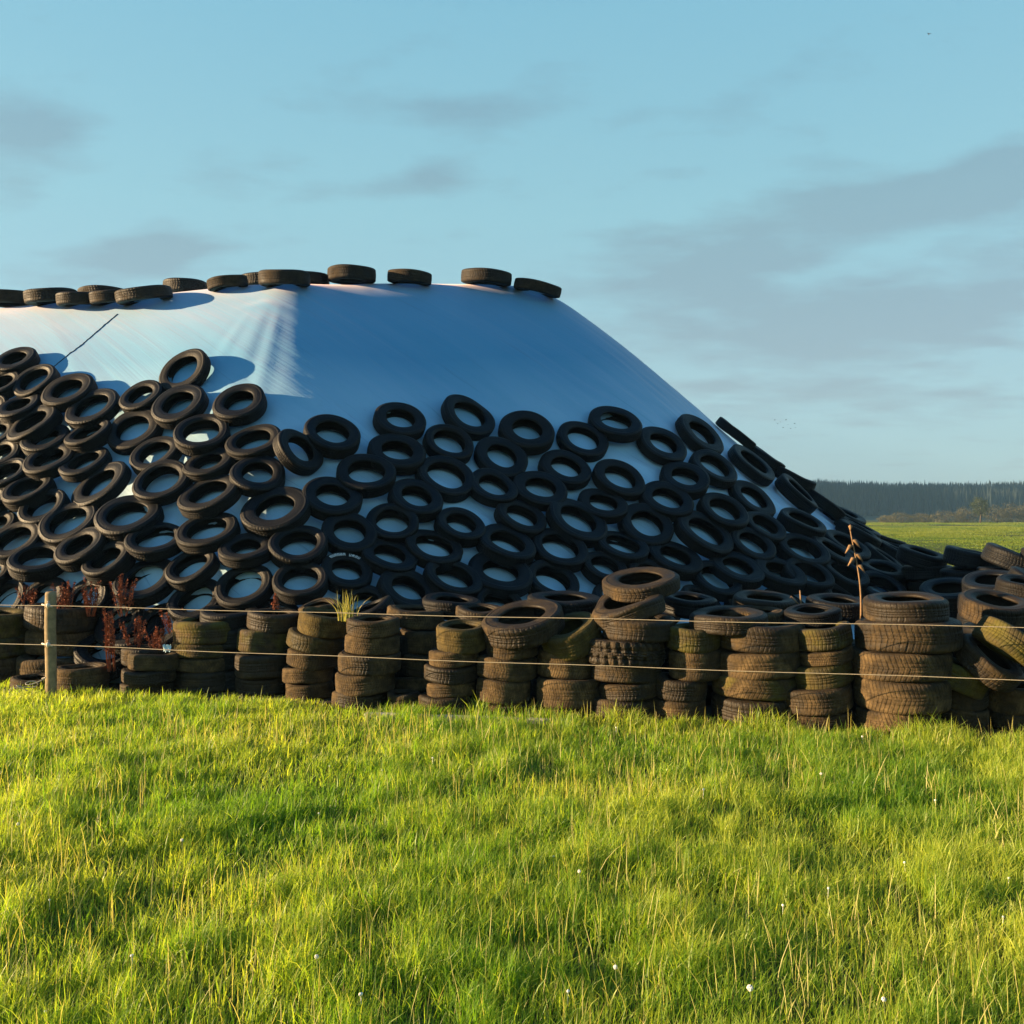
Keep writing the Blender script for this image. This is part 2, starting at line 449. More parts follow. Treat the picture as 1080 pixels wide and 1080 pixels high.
def axis(roll, pitch):
    return np.array([math.sin(R(roll)), -math.sin(R(pitch)), math.cos(R(roll)) * math.cos(R(pitch))])
for si, (desc, ys, ty) in enumerate(STACKS):
    df = 1650.0 / (ys[0] - HOR)
    stack_px.append(float(np.mean([q[0] for q in ty])))
    dc = df + .28
    for i, (px, wpx, roll, pitch, look) in enumerate(ty):
        z0 = CAM_H - (ys[i] - HOR) / 1000 * df; z1 = CAM_H - (ys[i + 1] - HOR) / 1000 * df
        D = wpx * dc / 1000.; t = (z1 - z0) * 1.01
        c = np.array([(px - 540) / 1000 * dc + random.uniform(-.022, .022), dc + random.uniform(-.03, .03), (z0 + z1) / 2])
        kw = dict(warp=random.uniform(0, .008), oval=random.uniform(0, .02), bead=random.uniform(.53, .6), segs=72)
        mat = M['stack_rubber']
        if look == Y_ or look == 'mossmax': mat = M['moss_rubber']
        if look == 'chunky': kw.update(lugs=26, segs=208, groove=.012)
        o = place_tyre(c, axis(roll + random.gauss(0, 1.8), pitch + random.gauss(0, 1.2)), D, t, mat, **kw)
        n = len(ty)
        pos = 'bottom tyre' if i == 0 else ('top tyre' if i == n - 1 else ORD[i + 1] + ' tyre up')
        extra = {'chunky': 'chunky-treaded ', Y_: 'mossy ', 'mossmax': 'bright green mossy '}.get(look, 'brown dusty ')
        tag(o, extra + pos + ' in the ' + desc, 'tyre', STACK_GROUP)

# ---- loose tyres lying on or behind the stacks: (px, py, d, width px, thickness, roll, pitch, label, material, kw)
LOOSE = [
 (661, 641, 7.92, 80, .15, -13, 11, 'folded deformed tyre on the tallest stack, below the open top ring', 'stack_rubber', dict(warp=.03, dent=.05)),
 (676, 616, 8.20, 82, .13, -7, 12, 'open tyre crowning the tallest stack, pale sunlit rim', 'stack_rubber', dict()),
 (768, 655, 7.72, 82, .15, -2, 4, 'tyre lying flat across two stacks, right of the tallest stack', 'stack_rubber', dict()),
 (1010, 712, 7.34, 62, .19, 22, 10, 'mossy tyre leaning under the bigger sprawling open tyre', 'moss_rubber', dict()),
 (1042, 699, 7.22, 70, .17, 27, 26, 'sprawling open tyre leaning between two stacks near the border', 'stack_rubber', dict()),
 (1066, 679, 7.12, 74, .19, 33, 4, 'mossy tyre leaning on top of the sprawling open tyre', 'moss_rubber', dict()),
 (1050, 642, 7.95, 72, .18, 2, 14, 'open tyre lying behind the leaning tyres near the border', 'stack_rubber', dict()),
 (1082, 622, 8.7, 58, .17, 4, 12, 'half hidden dark tyre behind the open tyre at the border', 'heap_rubber', dict()),
 (86, 714, 8.95, 54, .21, 0, 0, 'lone tyre lying in the grass right of the wooden post', 'stack_rubber', dict()),
 (36, 723, 9.05, 46, .13, 4, 2, 'half buried tyre lying in the grass left of the post', 'stack_rubber', dict()),
 (426, 745, 8.12, 36, .16, 0, 0, 'small tyre wedged in the grass before the slender stack', 'stack_rubber', dict()),
 (152, 691, 8.95, 46, .16, 0, 2, 'tyre peeping out just behind the low stack', 'stack_rubber', dict()),
 (128, 702, 9.3, 58, .16, -24, 6, 'dark tyre leaning between the dark stack and the low stack', 'heap_rubber', dict()),
 (112, 690, 9.45, 62, .18, 10, 30, 'dark tyre lying in the shaded gap behind the tall red dock', 'heap_rubber', dict()),
 (142, 668, 9.5, 60, .17, -8, 34, 'dark tyre propped in the shade above the low stack', 'heap_rubber', dict()),
 (242, 651, 9.15, 60, .16, 2, 6, 'dark tyre behind the upright stack', 'heap_rubber', dict()),
 (337, 643, 9.0, 44, .12, -6, 8, 'thin tyre behind the grass tuft on the stack', 'stack_rubber', dict(warp=.02)),
 (392, 646, 8.85, 50, .14, -24, 8, 'dark tilted tyre above the bulging stack', 'heap_rubber', dict()),
 (438, 650, 8.65, 60, .16, 4, 3, 'sunlit brown tyre behind the slender recessed stack', 'stack_rubber', dict()),
 (476, 640, 8.9, 62, .17, 5, 6, 'dark tyre lying behind the stack beside the slender one', 'heap_rubber', dict()),
 (506, 649, 8.6, 52, .15, 3, 6, 'small tyre between two stacks, left of the big tilted tyre', 'stack_rubber', dict()),
 (596, 638, 8.5, 80, .16, 2, 5, 'wide dark tyre behind the tipped mossy tyre', 'heap_rubber', dict()),
 (726, 638, 8.45, 60, .16, 3, 6, 'dark tyre in shade behind the slim stack', 'heap_rubber', dict()),
 (806, 639, 8.4, 66, .18, 2, 8, 'open dark tyre behind the broad stack', 'stack_rubber', dict()),
 (795, 651, 7.98, 64, .14, 0, 3, 'tyre lying just behind the top of the broad stack', 'stack_rubber', dict()),
 (857, 649, 7.75, 58, .11, -5, 6, 'thin tyre lying behind the crooked stack', 'heap_rubber', dict()),
 (884, 641, 8.3, 68, .16, 3, 6, 'dark tyre behind the dry stalk with curled leaves', 'heap_rubber', dict()),
]
LG = 'loose tyres around the stacks'
for (px, py, d, w, t, roll, pitch, lab, mat, kw) in LOOSE:
    c = at(px, py, d); c[2] = max(c[2], t * .45)
    kw = dict(kw); kw.setdefault('warp', random.uniform(0, .012)); kw.setdefault('oval', .015)
    o = place_tyre(c, axis(roll, pitch), w * d / 1000., t, M[mat], segs=72, **kw)
    tag(o, lab, 'tyre', LG)
# supports below the loose tyres: a second, shaded row of stacks
for k, (px, d, w, n, base_lab) in enumerate([
    (242, 9.15, 62, 3, 'dark stack behind the upright stack'), (337, 9.0, 52, 3, 'hidden stack behind the grass-topped one'),
    (438, 8.65, 58, 3, 'stack behind the slender recessed one'), (500, 8.75, 62, 3, 'dark gap left of the big tilted tyre'),
    (596, 8.5, 74, 3, 'shaded stack behind the tipped mossy tyre'), (724, 8.45, 62, 3, 'shaded stack behind the slim one'),
    (800, 8.3, 66, 3, 'shaded stack behind the broad one'), (878, 8.2, 64, 3, 'shaded stack behind the crooked one'),
    (1052, 7.95, 70, 4, 'shaded stack behind the leaning tyres')]):
    z = 0.
    for i in range(n):
        t = .2 if n == 3 else .19
        c = at(px + random.uniform(-3, 3), 700, d); c[2] = z + t / 2; z += t * .97
        o = place_tyre(c, axis(random.uniform(-2, 2), 0), w * d / 1000., t, M['heap_rubber'], segs=56)
        tag(o, ['bottom tyre', 'second tyre up', 'third tyre up', 'fourth tyre up'][i] + ' of the ' + base_lab, 'tyre', 'tyres of the shaded second row')

# ---- the ridge
RIDGE = [(10, 314, 56, 2, 'H'), (54, 315, 54, -3, 'N'), (82, 317, 44, 0, 'N'), (111, 306, 56, 0, 'F'), (118, 315, 46, -3, 'N'), (152, 314, 60, -7, 'N'),
         (196, 303, 48, 1, 'F'), (240, 299, 44, -8, 'N'), (276, 295, 46, 0, 'F'), (300, 297, 56, 0, 'N'), (326, 292, 44, 0, 'F'), (371, 291, 52, 1, 'N'),
         (432, 294, 48, 3, 'N'), (513, 295, 55, 3, 'N'), (567, 305, 52, 11, 'N')]
for i, (px, py, w, roll, k) in enumerate(RIDGE):
    # stand it on the crown where the view just grazes the tarp
    dd = np.arange(12, 18.5, .02); X = (px - 540) / 1000 * dd; yy = HOR - 1000 * (heap_h(X, dd) - CAM_H) / dd
    j = int(np.argmin(yy)); d = dd[j] + (.45 if k == 'F' else (-.0 if k == 'N' else 0))
    want = py + 8
    if k == 'N' and yy[j] < want:                       # nearer, on the slope of the shoulder
        jj = [q for q in range(0, j + 1) if yy[q] >= want]; d = dd[jj[-1]] if jj else d
    x = (px - 540) / 1000 * d
    nr = heap_n(x, d, .3); t = random.uniform(.17, .205) * (.9 if w < 47 else 1.0)
    z = float(heap_h(np.array(x), np.array(d)))
    ax = axis(roll, 0); ax = ax * .75 + nr * .25
    D = w * d / 1000. * .97
    c = np.array([x, d, z]) + np.array([0, 0, 1]) * (t / 2 + .01 + .10 * D * math.sqrt(max(0, 1 - nr[2]**2)))
    o = place_tyre(c, ax, D, t, M['ridge_rubber'], oval=.01)
    lab = {12: 'single tyre alone in the middle of the bare ridge', 13: 'large tyre near the right end of the ridge', 14: 'last tyre on the ridge, tipping down the right shoulder'}.get(
        i, ORD[i + 1] + ' tyre from the left along the ridge' + (', half hidden behind others' if k == 'F' else ', brown and flat'))
    tag(o, lab, 'tyre', 'tyres lined up along the heap ridge')

# ---- the tyres lying on the slopes: outline centre px, py, outline width px, extra lean (deg), special
def z1(l): return [(X / 3.6, 260 + Y / 3.6, w / 3.6) + tuple(r) for (X, Y, w, *r) in l]
def zz(l, ox, oy): return [(ox + X / 3.6, oy + Y / 3.6, w / 3.6) + tuple(r) for (X, Y, w, *r) in l]
SLOPE = []
SLOPE += zz([(65, 452, 165), (130, 545, 185), (280, 575, 200), (22, 540, 150), (350, 650, 215), (140, 700, 200), (70, 640, 160), (3, 625, 130), (8, 712, 150),
     (355, 728, 180), (175, 755, 190), (500, 700, 225), (545, 588, 165), (703, 478, 205, 'stand'), (690, 615, 205), (916, 608, 200), (775, 738, 200), (970, 760, 200),
     (600, 805, 210), (790, 848, 200), (985, 880, 210), (200, 830, 190), (325, 830, 190), (15, 803, 160), (365, 920, 232), (605, 935, 215), (827, 970, 225),
     (40, 885, 170), (145, 940, 190), (160, 1003, 200), (-5, 985, 150)], 0, 260)
SLOPE += zz([(530, 250, 235), (268, 265, 230), (65, 355, 200), (155, 425, 205), (-10, 285, 150), (360, 365, 200), (560, 365, 222, 'lit'), (770, 320, 232), (937, 415, 210),
     (740, 447, 200), (375, 447, 190), (548, 487, 225), (908, 525, 225), (725, 560, 225), (525, 592, 200), (-5, 470, 170), (15, 540, 160), (160, 512, 185), (372, 505, 165),
     (655, 622, 205), (868, 618, 190)], 0, 480)
SLOPE += zz([(300, 745, 210), (580, 670, 215), (840, 648, 205), (190, 808, 195, 'side'), (560, 805, 215), (765, 757, 200), (965, 805, 200), (755, 888, 215), (440, 890, 210),
     (325, 970, 218), (630, 982, 200), (935, 938, 190)], 260, 260)
SLOPE += zz([(140, 147, 248), (196, 305, 232), (411, 245, 218), (565, 205, 205), (795, 225, 205), (540, 335, 215), (710, 323, 230), (980, 305, 220), (368, 397, 216, 'letters'),
     (767, 417, 212), (582, 443, 238), (950, 397, 240), (957, 472, 200), (770, 497, 180), (185, 443, 200), (130, 508, 200), (470, 495, 130, 'dark')], 260, 500)
SLOPE += zz([(125, 280, 210), (338, 308, 205), (460, 250, 205), (638, 330, 200), (783, 288, 200), (271, 420, 200), (472, 466, 208), (718, 465, 200), (832, 418, 190), (982, 532, 190),
     (940, 282, 170), (980, 398, 205), (187, 520, 215), (399, 585, 200), (660, 566, 225), (80, 622, 205), (312, 630, 228), (592, 663, 220), (810, 678, 225), (858, 598, 190),
     (995, 730, 190), (1022, 655, 185), (260, 725, 220), (480, 740, 212), (222, 827, 220), (683, 757, 210), (887, 802, 220), (427, 800, 180), (40, 905, 205), (857, 857, 200), (800, 905, 180), (590, 850, 190)], 520, 380)
SLOPE += zz([(216, 437, 190), (300, 422, 175), (235, 566, 190), (382, 530, 190), (258, 695, 208), (395, 648, 195), (152, 762, 210), (540, 618, 180), (440, 492, 190), (560, 560, 175),
     (545, 688, 195), (700, 645, 210), (697, 727, 190), (862, 762, 205), (498, 790, 190), (628, 783, 190), (340, 822, 185), (740, 790, 170), (180, 345, 190), (330, 868, 190), (90, 285, 175), (620, 610, 170), (810, 700, 190)], 780, 400)

SLOPE += [(930, 566, 52), (962, 590, 52), (985, 604, 52), (948, 606, 52), (975, 622, 52), (893, 548, 50), (858, 566, 52), (890, 605, 54), (925, 592, 52), (838, 590, 54), (812, 588, 52), (842, 560, 56), (872, 592, 55), (905, 605, 54), (915, 632, 55), (880, 628, 52), (848, 612, 54), (935, 612, 52), (960, 632, 52), (822, 634, 54), (785, 634, 54), (752, 630, 54), (690, 630, 54), (650, 632, 54), (940, 588, 48), (905, 565, 50), (875, 540, 48), (845, 518, 48)]
def clean(l, tol=17):
    out = []
    for s in l:
        if all((s[0] - q[0])**2 + ((s[1] - q[1]) * 1.25)**2 > tol**2 for q in out): out.append(s)
    return out
SLOPE = clean(SLOPE)

recs = []
for s in SLOPE:
    px, py, w = s[:3]; sp = s[3] if len(s) > 3 else ''
    if py < 655 - 0: pass
    t = random.uniform(.135, .175) if px < 830 else random.uniform(.17, .20)
    tx, ty_ = px, py
    for it in range(6):
        p = raycast(tx, ty_); n = heap_n(p[0], p[1])
        c = p + n * (t * .5 + .005)
        q = proj(c); tx += (px - q[0]) * .8; ty_ += (py - q[1]) * .8
    D = float(np.clip(w * c[1] / 1000. * random.uniform(.95, 1.07), .54, .80))
    recs.append(dict(c=c, n=n, D=D, t=t, px=px, py=py, sp=sp, home=c.copy(), lift=0.))
# settle: neighbours slide apart along the tarp, then the lower of a still overlapping pair is lifted onto the other
for it in range(40):
    for a in range(len(recs)):
        A = recs[a]
        for b in range(a + 1, len(recs)):
            B = recs[b]; d = B['c'] - A['c']
            L = np.linalg.norm(d); want = .445 * (A['D'] + B['D'])
            if 1e-6 < L < want:
                nn = A['n'] + B['n']; nn /= np.linalg.norm(nn)
                tdir = d - nn * (d @ nn); tl = np.linalg.norm(tdir)
                if tl > 1e-6:
                    mv = tdir / tl * min(.02, (want - L) * .25)
                    A['c'] = A['c'] - mv; B['c'] = B['c'] + mv
    for A in recs:
        dv = A['home'] - A['c']; A['c'] = A['c'] + dv * .10
        h = float(heap_h(np.array(A['c'][0]), np.array(A['c'][1])))
for A in recs:
    # back onto the surface after sliding
    c = A['c']
    for it in range(4):
        n = heap_n(c[0], c[1]); h = float(heap_h(np.array(c[0] - n[0] * A['t'] * .5), np.array(c[1] - n[1] * A['t'] * .5)))
        gap = (c[2] - n[2] * A['t'] * .5 - h) * n[2] - .005
        c = c - n * gap
    A['c'] = c; A['n'] = n
for a in range(len(recs)):
    A = recs[a]; up = np.array([0, 0, 1.]) - A['n'] * A['n'][2]; up /= np.linalg.norm(up) + 1e-9
    ov = 0.
    for b in range(len(recs)):
        if a == b: continue
        B = recs[b]; d = B['c'] - A['c']; L = np.linalg.norm(d); want = .5 * (A['D'] + B['D'])
        if L < want and (d @ up) < -.35 * L: ov = max(ov, (want - L))      # a tyre below it
    # its lower rim rides on the tyre below: swing the upper rim down to the tarp
    lean = math.atan2(min(ov * .9, .10), A['D']) if ov > .02 else 0.
    A['n'] = A['n'] + up * lean * 1.0 + np.array([random.gauss(0, .085), random.gauss(0, .07), random.gauss(0, .06)])
    A['n'] /= np.linalg.norm(A['n']); A['c'] = A['c'] + heap_n(A['c'][0], A['c'][1]) * (math.sin(lean) * A['D'] * .5 + .0)

# labels: count down each file of tyres that stands above one stack
files = {}
SPX = [-8, 62, 152, 216, 281, 335, 388, 440, 480, 540, 597, 664, 726, 800, 868, 952, 1012, 1070]
for A in recs:
    k = int(np.argmin([abs(A['px'] - q) for q in SPX])); files.setdefault(k, []).append(A)
for k, l in files.items():
    l.sort(key=lambda A: A['py'])
    face = 'sunlit flank' if k <= 2 else ('tarp corner' if k <= 4 else ('shaded tarp' if k <= 13 else 'right-hand toe'))
    for i, A in enumerate(l):
        pos = 'topmost tyre' if i == 0 else ('lowest tyre' if i == len(l) - 1 else ORD[i + 1] + ' tyre down')
        A['label'] = pos + ' on the ' + face + ' above the ' + STACKS[k][0]
SPEC = {'letters': 'tyre with white sidewall lettering lying low on the shaded tarp', 'stand': 'highest tyre at the tarp corner, propped up with brown sunlit sidewall',
        'side': 'tyre turned on edge with sunlit brown tread, right of the tarp corner', 'lit': 'tyre with warm brown upper rim, low on the tarp corner',
        'dark': 'small dark tyre squeezed between tarp and bulging stack'}
letter_tyre = None
for A in recs:
    n = A['n']
    if A['sp'] == 'stand': n = n * .8 + np.array([-.18, -.14, -.02])
    if A['sp'] == 'side': n = n * .7 + np.array([.55, -.1, .05]); A['c'] = A['c'] + A['n'] * .08
    n = n / np.linalg.norm(n)
    kw = dict(warp=random.uniform(0, .014), oval=random.uniform(0, .03), bead=random.uniform(.54, .65), dent=random.choice([0, 0, 0, 0, .012, .025]))
    o = place_tyre(A['c'], n, A['D'], A['t'], M['heap_rubber'], **kw)
    tag(o, SPEC.get(A['sp'], A['label']), 'tyre', 'tyres weighing down the tarp')
    if A['sp'] == 'letters': letter_tyre = (o, A, n)
# white raised letters round the upper sidewall (part of that tyre); worn past reading in the photograph
if letter_tyre:
    o, A, n = letter_tyre
    bpy.context.view_layer.update()
    inv = o.matrix_world.inverted()
    upw = inv.to_3x3() @ Vector((0, 0, 1)); a0 = math.atan2(upw.y, upw.x)
    mb = MB(); rr = A['D'] / 2 * .82; zt = A['t'] / 2 * 1.0
    seq = [1, 1, 1, 1, 1, 1, 0, 1, 1, 1, 1]
    for i, on in enumerate(seq):
        if not on: continue
        an = a0 + R(34 - i * 8.0)
        e1 = np.array([math.cos(an), math.sin(an), 0]); e2 = np.array([math.sin(an), -math.cos(an), 0])
        rot = np.stack([e1, e2, [0, 0, 1]], 1)
        hh = .017; ww = .010
        ctr = e1 * rr + np.array([0, 0, zt])
        k = i % 3
        mb.box(ctr - e2 * ww * .8, (hh, .0035, .006), rot); mb.box(ctr + e2 * ww * .8, (hh, .0035, .006), rot)
        if k != 1: mb.box(ctr + e1 * hh * .78, (.0034, ww * .6, .0055), rot)
        if k != 2: mb.box(ctr - e1 * hh * .78, (.0034, ww * .6, .0055), rot)
        if k == 2: mb.box(ctr, (.0034, ww * .6, .0055), rot)
    lo = mb.build('sidewall_lettering', M['white_letter'], None, False); lo.parent = o

# ---- dark tyres piled beyond the right-hand toe
PILE = [(978, 12.7, 50, 6, 'furthest dark stack against the green field'), (1020, 12.0, 56, 6, 'plain dark stack against the green field'),
        (1064, 11.3, 60, 6, 'open-topped dark stack against the field'), (1106, 11.0, 62, 6, 'dark field-side stack cut by the border'),
        (1000, 11.2, 58, 4, 'shorter dark stack at the heap foot'), (1044, 10.4, 60, 5, 'shaded stack before the field-side stacks'), (1090, 10.2, 62, 5, 'shaded stack cut by the border')]
for px, d, w, n, lab in PILE:
    z = 0.
    for i in range(n):
        t = random.uniform(.19, .225); top = i == n - 1
        c = at(px + random.uniform(-6, 6), 600, d + random.uniform(-.05, .05)); c[2] = z + t / 2; z += t * .97
        o = place_tyre(c, axis(random.uniform(-5, 5) + (random.choice([-13, 12, 16]) if top else 0), random.uniform(-2, 4) + (random.uniform(4, 18) if top else 0)), w * d / 1000., t, M['pile_rubber'])
        tag(o, (ORD[i + 1] + ' tyre up in the ' if not top else 'top tyre of the ') + lab, 'tyre', 'dark tyre pile at the foot of the heap')

# ------------------------------------------------------------------ the tarp over the heap
def build_tarp():
    xs = np.arange(-16., 11.5, .05); ys = np.arange(7.5, 26., .05)
    X, Y = np.meshgrid(xs, ys, indexing='ij')
    s, u, ins = heap_s(X / SCL, Y / SCL)
    Z = heap_h(X, Y)
    # pulled pleats below the near corner, long soft tension folds, slack undulation
    dx = X / SCL - N1[0]; dy = Y / SCL - N1[1]; an = np.arctan2(dx, -dy); rr = np.hypot(dx, dy)
    win = np.exp(-((an + .05) / .30)**2) * np.clip((rr - .9) / .5, 0, 1) * np.exp(-((rr - 1.9) / 1.3)**2)
    Z = Z + .0075 * win * np.sin(an * 36 + np.sin(rr * 3.) * .6) * (1 + .5 * np.sin(an * 19 + 1))
    arch = np.exp(-((rr - (.98 + .05 * np.sin(an * 7))) / .075)**2) * np.exp(-((an + .12) / .30)**2)
    arch2 = np.exp(-((rr - .86 - .25 * an) / .06)**2) * np.exp(-((an + .38) / .10)**2)
    Z = Z + .022 * arch
    f = np.clip((s - .6) / 1., 0, 1)
    Z = Z + f * (.006 * np.sin(u * 9. + 2 * np.sin(s * .7)) * (.5 + .5 * np.sin(u * 1.7)) + .004 * np.sin(u * 23. + s * 1.1) * (.5 + .5 * np.sin(u * 2.9 + 1)))
    Z = Z + .020 * np.sin(u * 1.9 + .6) * f + .010 * np.sin(X * 2.1 + 1.3 * np.sin(Y * 1.4)) * np.sin(Y * 1.7)
    r_ = np.random.default_rng(3)
    for q in range(26):                                  # long drag creases down the bare sheet
        uc = r_.uniform(u[f > 0].min(), u[f > 0].max()) if q > 12 else r_.uniform(-6, 6); sk = r_.uniform(-.5, .5); sc = r_.uniform(1.2, 2.6); ln = r_.uniform(.5, 1.3)
        Z = Z + r_.uniform(-.026, .026) * np.exp(-((u - uc - sk * (s - sc)) / .05)**2) * np.exp(-((s - sc) / ln)**2)
    # the film is pressed down under each tyre and stands proud in the gaps
    press = np.zeros(X.shape)
    for A in recs:
        cx, cy = A['c'][0], A['c'][1]; i0, i1 = np.searchsorted(xs, [cx - .8, cx + .8]); j0, j1 = np.searchsorted(ys, [cy - .8, cy + .8])
        dd = np.hypot(X[i0:i1, j0:j1] - cx, (Y[i0:i1, j0:j1] - cy) * 1.4) / (A['D'] * .5)
        press[i0:i1, j0:j1] = np.maximum(press[i0:i1, j0:j1], np.exp(-((dd - .8) / .35)**2))
    zone = np.clip((s - 1.5) / 1.2, 0, 1)
    Z = Z + zone * (.030 * (1 - press) - .012 + .008 * np.sin(u * 31 + s * 5) * (1 - press) + .006 * np.sin(u * 17 - s * 13))
    idx = np.arange(X.size).reshape(X.shape)
    keep = Z > -.12
    q = np.stack([idx[:-1, :-1], idx[1:, :-1], idx[1:, 1:], idx[:-1, 1:]], -1)
    kq = keep[:-1, :-1] & keep[1:, :-1] & keep[1:, 1:] & keep[:-1, 1:]
    q = q[kq].reshape(-1, 4)
    used = np.unique(q); remap = np.full(X.size, -1); remap[used] = np.arange(len(used))
    V = np.stack([X, Y, np.maximum(Z, -.1)], -1).reshape(-1, 3)[used]
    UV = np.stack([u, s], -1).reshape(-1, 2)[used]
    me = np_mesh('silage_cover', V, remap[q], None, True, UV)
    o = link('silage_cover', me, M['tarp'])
    tag(o, 'pale blue plastic tarp stretched over the flat-topped silage heap, bare upper part', 'tarp')
    mb = MB()
    pts = []
    for t in np.linspace(0, 1, 60):
        p = raycast(124 + (54 - 124) * t, 331 + (390 - 331) * t)
        i = int((p[0] - xs[0]) / .05); j = int((p[1] - ys[0]) / .05); fx = (p[0] - xs[i]) / .05; fy_ = (p[1] - ys[j]) / .05
        p[2] = (Z[i, j] * (1 - fx) + Z[i + 1, j] * fx) * (1 - fy_) + (Z[i, j + 1] * (1 - fx) + Z[i + 1, j + 1] * fx) * fy_
        pts.append(p + heap_n(p[0], p[1]) * .003)
    mb.tube(pts, .0065, 6)
    mb.build('seam', M['seam'], o)
    return o
build_tarp()

# ------------------------------------------------------------------ fence
PA = np.array([-4.16, 8.55]); PB = np.array([3.645, 6.75]); fd = (PB - PA)
fence = empty('wire_fence', (PA[0], PA[1], 0))
tag(fence, 'two pale wires strung from one weathered round post before the tyre stacks', 'fence')
mb = MB()
mb.tube([(PA[0] + .004 * math.sin(z * 7), PA[1], z) for z in np.linspace(-.3, .955, 12)] + [(PA[0], PA[1], .975)], [.049] * 12 + [.042], 14)
mb.build('post', M['wood'], fence)
for zt in (.855, .505):
    mb = MB(); pts = []
    for t in np.linspace(-.5, 1.6, 90):
        p = PA + fd * t
        sag = -.010 * math.sin(math.pi * ((t * 1.0) % 1.0)) + .003 * math.sin(t * 23)
        pts.append((p[0] + .0, p[1] - .075, zt + sag + .016 * max(t, 0) * (1 if zt > .6 else -.4)))
    mb.tube(pts, .0030, 6)
    mb.build('wire', M['wire'], fence)
    mb = MB()
    mb.blob((PA[0] + .01, PA[1] - .066, zt), (.020, .022, .026), 8, 6)
    mb.tube([(PA[0] - .045, PA[1] - .07, zt + .012), (PA[0], PA[1] - .078, zt), (PA[0] + .05, PA[1] - .07, zt - .012)], .007, 6)
    mb.tube([(PA[0] + .01, PA[1] - .02, zt + .03), (PA[0] + .01, PA[1] - .075, zt + .035)], .006, 6)
    mb.build('insulator', M['insulator'], fence)
# scrap of plastic hooked on the lower wire
p = at(176, 683, 8.22)
mb = MB(); V = []; Q = []
for i in range(7):
    for j in range(6):
        V.append(p + np.array([(i - 3) * .011, .012 * math.sin(i * 1.9 + j), (j - 3) * .012 + .008 * math.sin(i * 2.3)]))
for i in range(6):
    for j in range(5): Q.append([i * 6 + j, (i + 1) * 6 + j, (i + 1) * 6 + j + 1, i * 6 + j + 1])
mb.add(V, Q); V2 = [v + np.array([0, .004, 0]) for v in V]; mb.add(V2, Q)
tag(mb.build('plastic_scrap', M['scrap']), 'small scrap of pale blue plastic caught on the lower fence wire', 'plastic scrap')
mb = MB(); b = np.array([PA[0] - .05, PA[1] - .05, .02]); pts = []
for t in np.linspace(0, 1, 60):
    pts.append(b + np.array([-.26 * t + .06 * math.sin(t * 21), -.04 + .03 * math.cos(t * 17), .05 + .13 * (1 - t) + .02 * math.sin(t * 26)]))
mb.tube(pts, .005, 5)
tag(mb.build('baling_twine', M['twine']), 'tangled loose twine at the foot of the fence post', 'twine')
# pale edging board at the foot of the stacks
mb = MB(); a_ = at(385, 757, 7.80); b_ = at(604, 762, 7.52)
a_[2] = b_[2] = .02; dv = b_ - a_; L = np.linalg.norm(dv); e = dv / L
mb.box((a_ + b_) / 2, (L / 2, .028, .022), np.stack([e, [-e[1], e[0], 0], [0, 0, 1]], 1))
bo = mb.build('edging_board', M['board'], None, False); bo.modifiers.new('b', 'BEVEL').width = .006
tag(bo, 'long pale board lying in the grass at the foot of the stacks', 'board')

# ------------------------------------------------------------------ blades (grass and plants)
def blades(P, hgt, wid, lean, hue, segs=3, bend=1.0, az=None):
    """P (n,3) roots; returns verts, quads, tris, hue"""
    n = len(P)
    az = rng.uniform(0, 2 * math.pi, n) if az is None else az
    face = rng.uniform(0, 2 * math.pi, n)
    dirv = np.stack([np.cos(az), np.sin(az), np.zeros(n)], -1)
    wv = np.stack([np.cos(face), np.sin(face), np.zeros(n)], -1) * (wid / 2)[:, None]
    V = []
    for k in range(segs):
        t = k / segs
        c = P + dirv * (hgt * lean * t**(1 + bend))[:, None]; c[:, 2] += hgt * (t - .28 * np.minimum(lean, 1.3) * t * t)
        w = wv * (1 - .55 * t * t)
        V += [c - w, c + w]
    tip = P + dirv * (hgt * lean)[:, None]; tip[:, 2] += hgt * (1 - .28 * np.minimum(lean, 1.3))
    V.append(tip)
    m = 2 * segs + 1
    V = np.stack(V, 1).reshape(-1, 3)
    base = np.arange(n)[:, None] * m
    Q = np.concatenate([base + np.array([2 * k, 2 * k + 1, 2 * k + 3, 2 * k + 2]) for k in range(segs - 1)], 0)
    T = base + np.array([2 * segs - 2, 2 * segs - 1, 2 * segs])
    return V, Q, T, np.repeat(hue, m)

def vnoise(x, y, f, seed):
    """cheap smooth value noise in 0..1"""
    r_ = np.random.default_rng(seed); g = r_.uniform(0, 1, (256, 256))
    X = x * f + 500.3; Y = y * f + 500.7
    i = np.floor(X).astype(int); j = np.floor(Y).astype(int); u = X - i; v = Y - j
    u = u * u * (3 - 2 * u); v = v * v * (3 - 2 * v)
    G = lambda a, b: g[a % 256, b % 256]
    return (G(i, j) * (1 - u) + G(i + 1, j) * u) * (1 - v) + (G(i, j + 1) * (1 - u) + G(i + 1, j + 1) * u) * v

def ground_z(x, y):
    x = np.asarray(x, float); y = np.asarray(y, float)
    near = np.clip((6.9 - .0 - y) / 1.2, 0, 1)
    return near * ((.035 * (vnoise(x, y, .9, 3) - .5)) + .05 * (vnoise(x, y, 2.2, 4) - .5))

# ground: one sheet to the horizon, finer near the camera
gx = np.concatenate([-np.geomspace(1500, 14, 14), np.arange(-12, 12.01, .25), np.geomspace(14, 1500, 14)])
gy = np.concatenate([np.array([-300., -60, -15, -4, 0]), np.arange(1., 24, .25), np.geomspace(25, 3000, 26)])
GX, GY = np.meshgrid(gx, gy, indexing='ij')
GZ = ground_z(GX, GY) * (np.abs(GX) < 11)
